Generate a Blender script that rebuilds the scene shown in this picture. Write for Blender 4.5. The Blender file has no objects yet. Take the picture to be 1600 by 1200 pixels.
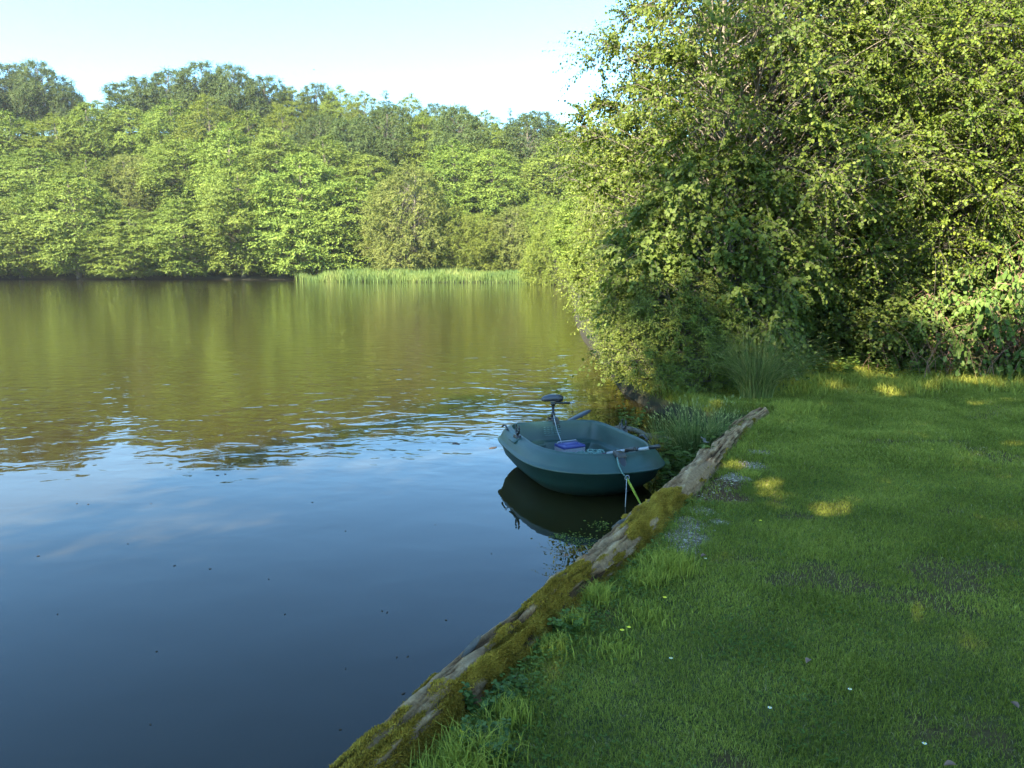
import bpy, math, random
import numpy as np
from mathutils import Vector

# ------------------------------------------------------------------ camera, world, sun, exposure
scene = bpy.context.scene
COL = scene.collection
R = math.radians
CAM_H = 2.3
PITCH = R(8.76)
F = 1200.0                                   # focal length in photograph pixels (1600 wide)

cam_data = bpy.data.cameras.new("camera")
cam = bpy.data.objects.new("camera", cam_data)
COL.objects.link(cam)
cam.location = (0, 0, CAM_H)
cam.rotation_euler = (math.pi / 2 - PITCH, 0, 0)
cam_data.sensor_width = 36
cam_data.lens = 27.0
cam_data.clip_start = 0.05
cam_data.clip_end = 3000
scene.camera = cam

SUN_EL, SUN_AZ = R(38), R(217)               # azimuth clockwise from +Y: the sun stands behind the camera, to the left
S_DIR = np.array([math.sin(SUN_AZ) * math.cos(SUN_EL), math.cos(SUN_AZ) * math.cos(SUN_EL), math.sin(SUN_EL)])

world = bpy.data.worlds.new("World")
scene.world = world
world.use_nodes = True
wn = world.node_tree.nodes
bg = wn["Background"]
sky = wn.new("ShaderNodeTexSky")
sky.sky_type = 'NISHITA'
sky.sun_disc = False
sky.sun_elevation = SUN_EL
sky.sun_rotation = SUN_AZ
sky.air_density = 1.0
sky.dust_density = 0.2
sky.ozone_density = 1.2
tint = wn.new("ShaderNodeMix"); tint.data_type = 'RGBA'; tint.blend_type = 'MULTIPLY'; tint.inputs[0].default_value = 1
tint.inputs[7].default_value = (.405, .60, .68, 1)      # a clear, slightly cyan summer sky
world.node_tree.links.new(sky.outputs[0], tint.inputs[6]); world.node_tree.links.new(tint.outputs[2], bg.inputs[0])
bg.inputs[1].default_value = 0.12

sl = bpy.data.lights.new("sun", 'SUN')
sl.energy = 4.4
sl.angle = R(0.53)
sl.color = (1.0, 0.91, 0.74)
so = bpy.data.objects.new("sun", sl)
COL.objects.link(so)
so.rotation_euler = Vector(S_DIR).to_track_quat('Z', 'Y').to_euler()

scene.view_settings.view_transform = 'Standard'
scene.view_settings.look = 'None'
scene.view_settings.exposure = 3.0
scene.view_settings.gamma = 1.0
scene.cycles.max_bounces = 8
scene.cycles.diffuse_bounces = 3
scene.cycles.glossy_bounces = 3
scene.cycles.transmission_bounces = 5
scene.cycles.volume_bounces = 0
scene.cycles.use_denoising = True

# ------------------------------------------------------------------ helpers
def ray(px, py):
    x, y = (px - 800) / F, (600 - py) / F
    return np.array([x, math.cos(PITCH) + y * math.sin(PITCH), -math.sin(PITCH) + y * math.cos(PITCH)])

def gp(px, py, z):                            # where a line of sight meets the level z
    r = ray(px, py)
    return np.array([0, 0, CAM_H]) + r * ((z - CAM_H) / r[2])

def at(px, py, Y):                            # where it meets the vertical plane at distance Y
    r = ray(px, py)
    return np.array([0, 0, CAM_H]) + r * (Y / r[1])

def nrm(v):
    return v / np.maximum(np.linalg.norm(v, axis=-1, keepdims=True), 1e-9)

_T = np.random.default_rng(11).random((32, 32, 32))
def vn(p):                                    # smooth value noise, 0..1
    p = np.asarray(p, float)
    i = np.floor(p).astype(int); f = p - i; f = f * f * (3 - 2 * f)
    i0 = i % 32; i1 = (i + 1) % 32
    def g(a, b, c): return _T[a, b, c]
    x0, y0, z0 = i0[..., 0], i0[..., 1], i0[..., 2]; x1, y1, z1 = i1[..., 0], i1[..., 1], i1[..., 2]
    fx, fy, fz = f[..., 0], f[..., 1], f[..., 2]
    a = g(x0, y0, z0) * (1 - fx) + g(x1, y0, z0) * fx
    b = g(x0, y1, z0) * (1 - fx) + g(x1, y1, z0) * fx
    c = g(x0, y0, z1) * (1 - fx) + g(x1, y0, z1) * fx
    d = g(x0, y1, z1) * (1 - fx) + g(x1, y1, z1) * fx
    return (a * (1 - fy) + b * fy) * (1 - fz) + (c * (1 - fy) + d * fy) * fz

def fbm(p, o=4):
    s, a, t = 0, 1.0, 0
    p = np.asarray(p, float)
    for k in range(o):
        s = s + a * vn(p * 2 ** k + 7.3 * k); t += a; a *= 0.5
    return s / t

def fbm2(x, y, sc, seed=0, o=3):
    return fbm(np.stack([x * sc, y * sc, np.full_like(x, seed * 3.7)], -1), o)

def sstep(a, b, x):
    t = np.clip((x - a) / (b - a), 0, 1)
    return t * t * (3 - 2 * t)

def np_mesh(name, verts, faces, mats, attrs=None, smooth=False, mat_index=None):
    """faces: list of (M,k) integer arrays"""
    me = bpy.data.meshes.new(name)
    if not isinstance(faces, (list, tuple)): faces = [faces]
    faces = [f for f in faces if len(f)]
    verts = np.asarray(verts, np.float32)
    me.vertices.add(len(verts)); me.vertices.foreach_set("co", verts.ravel())
    nl = sum(f.size for f in faces); nf = sum(len(f) for f in faces)
    me.loops.add(nl); me.loops.foreach_set("vertex_index", np.concatenate([f.ravel() for f in faces]).astype(np.int32))
    me.polygons.add(nf)
    tot = np.concatenate([np.full(len(f), f.shape[1]) for f in faces])
    st = np.concatenate([[0], np.cumsum(tot)[:-1]])
    me.polygons.foreach_set("loop_start", st.astype(np.int32))
    me.polygons.foreach_set("loop_total", tot.astype(np.int32))
    if smooth: me.polygons.foreach_set("use_smooth", np.ones(nf, bool))
    if mat_index is not None: me.polygons.foreach_set("material_index", np.asarray(mat_index, np.int32))
    for m in (mats if isinstance(mats, (list, tuple)) else [mats]): me.materials.append(m)
    for k, (dom, v) in (attrs or {}).items():
        a = me.attributes.new(k, 'FLOAT', dom); a.data.foreach_set("value", np.asarray(v, np.float32))
    me.update(calc_edges=True); me.validate()
    return me

def link(name, me, parent=None, loc=(0, 0, 0), rot=(0, 0, 0), scale=(1, 1, 1)):
    o = bpy.data.objects.new(name, me)
    COL.objects.link(o)
    o.location = loc; o.rotation_euler = rot; o.scale = scale
    if parent: o.parent = parent
    return o

def tag(o, label=None, cat=None, group=None, kind=None):
    for k, v in (("label", label), ("category", cat), ("group", group), ("kind", kind)):
        if v: o[k] = v
    return o

def empty(name, loc=(0, 0, 0), rot=(0, 0, 0), scale=(1, 1, 1)):
    return link(name, None, None, tuple(loc), rot, scale)

class MB:                                     # collects small shapes, writes one mesh
    def __init__(s): s.v = []; s.f = {}; s.n = 0
    def add(s, v, f):
        v = np.asarray(v, float).reshape(-1, 3); f = np.asarray(f, int)
        s.v.append(v); s.f.setdefault(f.shape[1], []).append(f + s.n); s.n += len(v)
    def tube(s, pts, rad, n=8, cap=True, squash=1.0):
        pts = np.asarray(pts, float); m = len(pts); rad = np.broadcast_to(np.asarray(rad, float), (m,))
        t = nrm(np.gradient(pts, axis=0)); up = np.array([0, 0, 1.0])
        if abs(t[0] @ up) > .9: up = np.array([1.0, 0, 0])
        side = nrm(np.cross(t, up)); nn = np.cross(side, t)
        a = np.arange(n) * 2 * math.pi / n
        v = pts[:, None] + rad[:, None, None] * (side[:, None] * np.cos(a)[None, :, None] + nn[:, None] * np.sin(a)[None, :, None] * squash)
        i = np.arange(m - 1)[:, None] * n; j = np.arange(n)[None]
        q = np.stack([i + j, i + (j + 1) % n, i + n + (j + 1) % n, i + n + j], -1).reshape(-1, 4)
        s.add(v, q)
        if cap:
            b = s.n - m * n
            for k, c in ((0, pts[0]), (m - 1, pts[-1])):
                base = b + k * n; s.v.append(np.array([c])); s.n += 1
                tri = np.array([[base + j, base + (j + 1) % n, s.n - 1] for j in range(n)])
                if k: tri = tri[:, ::-1]
                tri = tri[:, ::-1]
                s.f.setdefault(3, []).append(tri)
        return s
    def box(s, c, d, M=None, taper=1.0):
        x, y, z = np.array(d) / 2
        v = np.array([[sx * x * (taper if sz > 0 else 1), sy * y * (taper if sz > 0 else 1), sz * z] for sz in (-1, 1) for sx, sy in ((-1, -1), (1, -1), (1, 1), (-1, 1))])
        if M is not None: v = v @ np.array(M).T
        s.add(v + np.array(c), [[3, 2, 1, 0], [4, 5, 6, 7], [0, 1, 5, 4], [1, 2, 6, 5], [2, 3, 7, 6], [3, 0, 4, 7]])
        return s
    def build(s, name, mat, parent=None, smooth=False, bevel=0, sub=0, **k):
        fs = [np.concatenate(x) for x in s.f.values()]
        me = np_mesh(name, np.concatenate(s.v), fs, mat, smooth=smooth)
        o = link(name, me, parent, **k)
        if bevel:
            b = o.modifiers.new("bevel", 'BEVEL'); b.width = bevel; b.segments = 2
        if sub:
            b = o.modifiers.new("sub", 'SUBSURF'); b.levels = sub; b.render_levels = sub
        return o

# ------------------------------------------------------------------ materials
def mat_new(name):
    m = bpy.data.materials.new(name); m.use_nodes = True
    nt = m.node_tree; b = nt.nodes["Principled BSDF"]
    return m, nt, b

def ramp(nt, src, stops):
    r = nt.nodes.new("ShaderNodeValToRGB")
    e = r.color_ramp.elements
    while len(e) > len(stops): e.remove(e[-1])
    while len(e) < len(stops): e.new(0.5)
    for k, (p, c) in enumerate(stops):
        e[k].position = p; e[k].color = (*c, 1)
    if src is not None: nt.links.new(src, r.inputs[0])
    return r.outputs[0]

def noise(nt, scale, detail=4, rough=.55, vec=None, dist=0):
    n = nt.nodes.new("ShaderNodeTexNoise")
    n.inputs["Scale"].default_value = scale; n.inputs["Detail"].default_value = detail
    n.inputs["Roughness"].default_value = rough; n.inputs["Distortion"].default_value = dist
    if vec is not None: nt.links.new(vec, n.inputs["Vector"])
    return n.outputs["Fac"]

def mathn(nt, op, a, b=None, clamp=False):
    n = nt.nodes.new("ShaderNodeMath"); n.operation = op; n.use_clamp = clamp
    for k, v in enumerate((a, b)):
        if v is None: continue
        if isinstance(v, (int, float)): n.inputs[k].default_value = v
        else: nt.links.new(v, n.inputs[k])
    return n.outputs[0]

def mixc(nt, fac, a, b, mode='MIX'):
    n = nt.nodes.new("ShaderNodeMix"); n.data_type = 'RGBA'; n.blend_type = mode
    for s, v in ((n.inputs[0], fac), (n.inputs[6], a), (n.inputs[7], b)):
        if isinstance(v, (int, float)): s.default_value = v
        elif isinstance(v, tuple): s.default_value = (*v, 1)
        else: nt.links.new(v, s)
    return n.outputs[2]

def attr(nt, name):
    n = nt.nodes.new("ShaderNodeAttribute"); n.attribute_name = name
    return n.outputs["Fac"]

def bump(nt, b, h, dist, strength=1.0):
    n = nt.nodes.new("ShaderNodeBump"); n.inputs["Distance"].default_value = dist; n.inputs["Strength"].default_value = strength
    nt.links.new(h, n.inputs["Height"]); nt.links.new(n.outputs[0], b.inputs["Normal"])

def leaf_mat(name, dark, mid, light, trans=0.35, rough=0.6, spec=0.14, vary=0.5):
    """leaf colour differs from leaf to leaf (attribute rnd) and a little from plant to plant"""
    m, nt, b = mat_new(name)
    c = ramp(nt, attr(nt, "rnd"), [(0.0, dark), (0.5, mid), (1.0, light)])
    oi = nt.nodes.new("ShaderNodeObjectInfo")
    hs = nt.nodes.new("ShaderNodeHueSaturation")
    nt.links.new(c, hs.inputs["Color"])
    nt.links.new(mathn(nt, 'ADD', mathn(nt, 'MULTIPLY', oi.outputs["Random"], 0.03 * vary), 0.5 - 0.015 * vary), hs.inputs["Hue"])
    nt.links.new(mathn(nt, 'ADD', mathn(nt, 'MULTIPLY', oi.outputs["Random"], 0.5 * vary), 1 - 0.25 * vary), hs.inputs["Value"])
    nt.links.new(hs.outputs[0], b.inputs["Base Color"])
    b.inputs["Roughness"].default_value = rough
    b.inputs["Specular IOR Level"].default_value = spec
    t = nt.nodes.new("ShaderNodeBsdfTranslucent")
    tc = mixc(nt, 1.0, hs.outputs[0], (1.0, 1.15, 0.55), 'MULTIPLY')
    nt.links.new(tc, t.inputs[0])
    mx = nt.nodes.new("ShaderNodeMixShader"); mx.inputs[0].default_value = trans
    nt.links.new(b.outputs[0], mx.inputs[1]); nt.links.new(t.outputs[0], mx.inputs[2])
    nt.links.new(mx.outputs[0], nt.nodes["Material Output"].inputs[0])
    return m

def plain(name, col, rough=.5, spec=.5, bumps=None, var=0.0, vscale=20):
    m, nt, b = mat_new(name)
    b.inputs["Roughness"].default_value = rough; b.inputs["Specular IOR Level"].default_value = spec
    tc = nt.nodes.new("ShaderNodeTexCoord").outputs["Object"]
    n = noise(nt, vscale, 5, .6, tc)
    lo = tuple(c * (1 - var) for c in col); hi = tuple(min(1, c * (1 + var)) for c in col)
    nt.links.new(ramp(nt, n, [(.3, lo), (.7, hi)]), b.inputs["Base Color"])
    if bumps: bump(nt, b, noise(nt, bumps[0], 6, .6, tc), bumps[1])
    return m

M = {}
M['leaf_syc'] = leaf_mat("maple_foliage", (.062, .096, .016), (.122, .170, .028), (.205, .245, .042), trans=.22)
M['leaf_dark'] = leaf_mat("oak_foliage", (.040, .065, .018), (.068, .096, .028), (.105, .135, .038), trans=.25)
M['leaf_brown'] = leaf_mat("ruddy_foliage", (.085, .108, .026), (.138, .158, .038), (.200, .210, .055), trans=.3)
M['leaf_willow'] = leaf_mat("willow_foliage", (.085, .118, .020), (.140, .178, .030), (.215, .240, .046), trans=.35)
M['leaf_alder'] = leaf_mat("alder_foliage", (.060, .090, .014), (.105, .140, .020), (.165, .195, .030), trans=.38, rough=.5, spec=.22)
M['leaf_hazel'] = leaf_mat("hazel_foliage", (.070, .105, .020), (.110, .150, .028), (.160, .205, .040), trans=.38, rough=.5)
M['leaf_haw'] = leaf_mat("hawthorn_foliage", (.045, .072, .010), (.095, .130, .016), (.180, .200, .026), trans=.38, rough=.45)
M['leaf_bramble'] = leaf_mat("bramble_foliage", (.050, .090, .018), (.090, .140, .028), (.150, .200, .045), trans=.3, rough=.5)
M['grass'] = leaf_mat("grass_blades", (.13, .145, .022), (.24, .25, .038), (.39, .38, .07), trans=.3, rough=.7, spec=.08, vary=0)
M['grass_dry'] = leaf_mat("dry_grass_blades", (.20, .16, .06), (.30, .24, .10), (.42, .34, .15), trans=.2, vary=0)
M['rush'] = leaf_mat("rush_stems", (.080, .115, .024), (.140, .180, .040), (.25, .25, .08), trans=.15, rough=.5, vary=.3)
M['reed'] = leaf_mat("reed_blades", (.065, .110, .030), (.120, .165, .040), (.215, .225, .075), trans=.3, vary=0)
M['clover'] = leaf_mat("clover_leaves", (.060, .095, .018), (.105, .145, .028), (.160, .200, .045), trans=.3, rough=.8, spec=.08, vary=0)
M['moss'] = leaf_mat("moss", (.13, .082, .012), (.34, .215, .030), (.58, .41, .07), trans=.15, rough=.8, spec=.1, vary=0)
M['bark'] = plain("bark", (.11, .095, .075), .85, .2, (25, .02), .45, 14)
M['bark_pale'] = plain("pale_bark", (.15, .125, .095), .8, .2, (30, .01), .4, 10)
M['twig'] = plain("twig_bark", (.075, .055, .040), .8, .2, None, .4, 6)
M['dead'] = plain("dead_twigs", (.22, .13, .09), .8, .2, None, .5, 3)
M['petal'] = plain("yellow_petals", (.80, .62, .02), .4, .3)
M['white_petal'] = plain("white_petals", (.70, .68, .62), .5, .3)

# ------------------------------------------------------------------ shoreline and ground
log_px = [(654, 1140), (706, 1095), (768, 1034), (834, 978), (884, 930), (930, 895), (988, 845), (1025, 805), (1083, 750), (1122, 706), (1158, 669), (1196, 645)]
LOG = np.array([gp(x, y, .26) for x, y in log_px])
LOG = np.concatenate([[LOG[0] + (LOG[0] - LOG[4]) * .62], [LOG[0] + (LOG[0] - LOG[4]) * .3], LOG])
# shoreline, water on its left hand when walked from behind the camera to the far bank and round to the left
SH = [(-90, -14), (-40, -11), (-16, -5.5), (-8, -3.2), (-3.4, -.6)]
SH += [(p[0] - .04, p[1] + .03) for p in LOG]
SH += [(2.75, 10.9), (2.2, 12.2), (2.0, 14), (2.1, 18), (2.2, 24), (2.6, 32), (3.6, 45), (4.6, 60), (6.0, 82), (7.5, 98), (3.5, 104), (-8, 106), (-27, 111), (-31, 124), (-37, 130), (-48, 130), (-80, 130.5), (-160, 131), (-320, 136)]
SH = np.array(SH)

def shore_dist(x, y):
    """signed distance to the shoreline: positive on land"""
    P = np.stack([x, y], -1); best = np.full(x.shape, 1e9); sg = np.ones(x.shape)
    for k in range(len(SH) - 1):
        a, b = SH[k], SH[k + 1]; d = b - a
        t = np.clip(((P - a) @ d) / (d @ d), 0, 1)
        q = a + t[..., None] * d
        r = np.hypot(P[..., 0] - q[..., 0], P[..., 1] - q[..., 1])
        c = d[0] * (P[..., 1] - a[1]) - d[1] * (P[..., 0] - a[0])
        m = r < best - 1e-9
        best = np.where(m, r, best); sg = np.where(m, np.where(c < 0, 1, -1), sg)
    # land / water by polygon test (robust at corners)
    poly = np.concatenate([SH, [(-400, 136), (-400, -16)]])
    inside = np.zeros(x.shape, bool)
    n = len(poly)
    for k in range(n):
        x0, y0 = poly[k]; x1, y1 = poly[(k + 1) % n]
        if y0 == y1: continue
        cnd = ((y0 > y) != (y1 > y)) & (x < (x1 - x0) * (y - y0) / (y1 - y0) + x0)
        inside ^= cnd
    return np.where(inside, -best, best)

def ground_z(x, y, s=None):
    x = np.asarray(x, float); y = np.asarray(y, float)
    if s is None: s = shore_dist(x, y)
    z = -1.3 * sstep(.1, -3.5, s) - .12 * sstep(.25, -.12, s) + .28 * sstep(-.12, .28, s)
    near = sstep(60, 30, y)
    z = z + near * (.05 * (fbm2(x, y, .8, 1) - .5) * sstep(.1, .8, s) + .016 * (fbm2(x, y, 4.5, 2) - .5) * sstep(.1, .4, s) + sstep(12, 20, y) * sstep(1.0, 4, s) * .35)
    A = np.interp(x, [-230, -150, -94, -50, -10, 20, 60, 150], [41, 40, 42, 37, 33, 29, 26, 30]) / 42
    hill = np.interp(y, [0, 134, 150, 168, 205, 235, 300, 600], [0, 0, 8.5, 17, 34, 41, 43, 46])
    z = z + hill * A * sstep(0, 10, s) + (y > 60) * .5 * sstep(0, 6, s)
    return z

def gz(x, y): return float(ground_z(np.array([x]), np.array([y]))[0])

xs = np.concatenate([np.linspace(-700, -60, 24), np.linspace(-56, -4, 20), np.arange(-3.6, 5.2, .05), np.arange(5.2, 16, .15), np.linspace(16.5, 60, 18), np.linspace(70, 700, 20)])
ys = np.concatenate([np.linspace(-300, -10, 14), np.linspace(-8, 0.5, 12), np.arange(.6, 12.5, .05), np.arange(12.5, 30, .25), np.linspace(31, 128, 42), np.linspace(130, 310, 60), np.linspace(330, 1500, 12)])
gx, gy = np.meshgrid(xs, ys)
gs = shore_dist(gx, gy)
ggz = ground_z(gx, gy, gs)
V = np.stack([gx, gy, ggz], -1).reshape(-1, 3)
nx, ny = len(xs), len(ys)
ii = (np.arange(ny - 1)[:, None] * nx + np.arange(nx - 1)[None]).ravel()
Fq = np.stack([ii, ii + 1, ii + 1 + nx, ii + nx], -1)

GRAVEL = [(gp(px_, py_, .3), r_, .2) for px_, py_, r_ in ((1040, 872, .15), (1052, 856, .17), (1068, 836, .20), (1088, 815, .20), (1100, 796, .17), (1120, 812, .13), (1150, 742, .14), (1168, 724, .18), (1180, 704, .16))]
SOIL = [(gp(1108, 770, .3), .34, .22), (gp(1125, 750, .3), .25, .2)]
WORN = [(gp(1325, 905, .3), .35), (gp(1580, 1165, .3), .25), (gp(1590, 715, .3), .5), (gp(1255, 800, .3), .25), (gp(1150, 1185, .3), .12), (gp(1560, 645, .3), .6), (gp(1480, 890, .3), .4)]
def patch(x, y, c, r, wob=.6):
    d = np.hypot(x - c[0], y - c[1]) + (fbm2(x, y, 4.5, 4, 4) - .5) * r * 3.6 * wob
    return sstep(r * 1.05, r * .45, d)
def gravel_mask(x, y):
    m = 0
    for c, r, w in GRAVEL: m = np.maximum(m, patch(x, y, c, r))
    return m
def soil_mask(x, y):
    m = 0
    for c, r, w in SOIL: m = np.maximum(m, patch(x, y, c, r))
    return m
def worn_mask(x, y):
    m = 0
    for c, r in WORN: m = np.maximum(m, patch(x, y, c, r, .9))
    return np.maximum(m, sstep(.70, .80, fbm2(x, y, 1.6, 9)))
gm = gravel_mask(gx, gy); sm = np.maximum(soil_mask(gx, gy), sstep(.30, .12, gs) * (gy < 9.5)); wm = worn_mask(gx, gy) * (gy < 30)
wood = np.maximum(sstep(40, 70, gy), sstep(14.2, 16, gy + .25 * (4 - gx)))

m, nt, b = mat_new("ground")
tc = nt.nodes.new("ShaderNodeTexCoord").outputs["Object"]
base = ramp(nt, noise(nt, 9, 8, .65, tc), [(.3, (.040, .045, .014)), (.5, (.070, .075, .018)), (.72, (.10, .085, .03))])
soil = ramp(nt, noise(nt, 22, 8, .7, tc), [(.3, (.045, .020, .008)), (.7, (.13, .062, .026))])
grav = ramp(nt, noise(nt, 60, 6, .7, tc), [(.3, (.08, .058, .040)), (.7, (.24, .19, .14))])
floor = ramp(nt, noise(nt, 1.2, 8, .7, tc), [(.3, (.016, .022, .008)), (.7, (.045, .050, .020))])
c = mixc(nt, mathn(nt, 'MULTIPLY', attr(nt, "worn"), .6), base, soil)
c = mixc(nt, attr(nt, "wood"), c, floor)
c = mixc(nt, attr(nt, "soil"), c, soil)
wet = nt.nodes.new('ShaderNodeMapRange'); sp_ = nt.nodes.new('ShaderNodeSeparateXYZ'); nt.links.new(tc, sp_.inputs[0]); nt.links.new(sp_.outputs[2], wet.inputs[0]); wet.inputs[1].default_value = .24; wet.inputs[2].default_value = .10
c = mixc(nt, wet.outputs[0], c, (.022, .020, .012))
c = mixc(nt, attr(nt, "gravel"), c, grav)
nt.links.new(c, b.inputs["Base Color"]); b.inputs["Roughness"].default_value = .95; b.inputs["Specular IOR Level"].default_value = .15
bump(nt, b, noise(nt, 45, 6, .7, tc), .012)
M['ground'] = m
pv = lambda a: ('POINT', a.ravel())
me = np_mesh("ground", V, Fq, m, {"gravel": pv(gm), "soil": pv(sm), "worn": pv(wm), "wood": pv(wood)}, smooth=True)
tag(link("ground", me), kind="structure")

# ------------------------------------------------------------------ water
m, nt, b = mat_new("lake_water")
tc = nt.nodes.new("ShaderNodeTexCoord").outputs["Object"]
b.inputs["Base Color"].default_value = (.019, .015, .004, 1)
b.inputs["Roughness"].default_value = .006
b.inputs["IOR"].default_value = 1.333
b.inputs["Specular Tint"].default_value = (1.0, .86, .98, 1)
sep = nt.nodes.new("ShaderNodeSeparateXYZ"); nt.links.new(tc, sep.inputs[0])
def mr(v, a, b_, c_, d):
    n = nt.nodes.new("ShaderNodeMapRange"); n.interpolation_type = 'SMOOTHSTEP'
    n.inputs[1].default_value = a; n.inputs[2].default_value = b_; n.inputs[3].default_value = c_; n.inputs[4].default_value = d
    nt.links.new(v, n.inputs[0]); return n.outputs[0]
mp = nt.nodes.new("ShaderNodeMapping"); mp.inputs["Rotation"].default_value = (0, 0, R(12)); mp.inputs["Scale"].default_value = (.72, 1, 1)
nt.links.new(tc, mp.inputs[0]); wv = mp.outputs[0]
# where the light air touches the lake: calm by the bank, ruffled farther out
breeze = mathn(nt, 'MULTIPLY', mr(sep.outputs[1], 8.0, 16, .0, 1.0), mr(noise(nt, .07, 2, .5, tc), .3, .65, .45, 1.0))
mid = mr(sep.outputs[1], 6.5, 12.5, .14, 1.0)
swell = mathn(nt, 'MULTIPLY', noise(nt, .9, 1, .4, wv), .0075)
long_ = mathn(nt, 'MULTIPLY', mathn(nt, 'MULTIPLY', noise(nt, 1.7, 2, .5, wv, .6), .010), mr(sep.outputs[1], 9, 20, .0, 1.0))
rip = mathn(nt, 'MULTIPLY', mathn(nt, 'MULTIPLY', noise(nt, 3.0, 2, .5, wv, .4), .0105), mid)
fine = mathn(nt, 'MULTIPLY', mathn(nt, 'MULTIPLY', noise(nt, 6.0, 2, .55, wv, .2), .0032), breeze)
h = mathn(nt, 'ADD', mathn(nt, 'ADD', mathn(nt, 'ADD', swell, long_), rip), fine)
bump(nt, b, h, 1.0)
M['water'] = m
wx = np.array([-700, 60.0]); wy = np.array([-60, 150.0])
V = np.array([[-700, -60, 0], [60, -60, 0], [60, 150, 0], [-700, 150, 0]], float)
tag(link("water", np_mesh("water", V, np.array([[0, 1, 2, 3]]), m)), kind="structure")

# ------------------------------------------------------------------ trees
def segs(P0, P1, r0, r1, n=3):
    """many short tapered prisms at once"""
    t = nrm(P1 - P0); a = np.where(np.abs(t[:, 2:3]) > .9, np.array([[1., 0, 0]]), np.array([[0, 0, 1.]]))
    s = nrm(np.cross(t, a)); u = np.cross(s, t)
    an = np.arange(n) * 2 * math.pi / n
    ring = s[:, None] * np.cos(an)[None, :, None] + u[:, None] * np.sin(an)[None, :, None]
    v = np.concatenate([P0[:, None] + ring * r0[:, None, None], P1[:, None] + ring * r1[:, None, None]], 1)
    N = len(P0); b = (np.arange(N) * 2 * n)[:, None]; j = np.arange(n)[None]
    q = np.stack([b + j, b + (j + 1) % n, b + n + (j + 1) % n, b + n + j], -1).reshape(-1, 4)
    return v.reshape(-1, 3), q

def leaves(rng, pos, d, nr, size, wid, fine, fold=.25):
    """leaf blades: four-cornered far away, six-cornered and folded along the midrib close by"""
    d = nrm(d); nr = nrm(nr - (nr * d).sum(-1, keepdims=True) * d); s = np.cross(d, nr)
    L = size[:, None]; W = L * wid
    if not fine:
        v = np.stack([pos, pos + d * L * .5 + s * W + nr * L * .1, pos + d * L, pos + d * L * .5 - s * W + nr * L * .1], 1)
        N = len(pos); b = (np.arange(N) * 4)[:, None]
        return v.reshape(-1, 3), b + np.arange(4)[None]
    up = nr * W * fold
    v = np.stack([pos, pos + d * L * .28 + s * W * .95 + up, pos + d * L * .68 + s * W * .85 + up - nr * L * .05, pos + d * L - nr * L * .1,
                  pos + d * L * .68 - s * W * .85 + up - nr * L * .05, pos + d * L * .28 - s * W * .95 + up], 1)
    N = len(pos); b = (np.arange(N) * 6)[:, None]
    q = np.stack([b + np.array([0, 1, 2, 3])[None], b + np.array([0, 3, 4, 5])[None]], 1).reshape(-1, 4)
    return v.reshape(-1, 3), q

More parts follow.
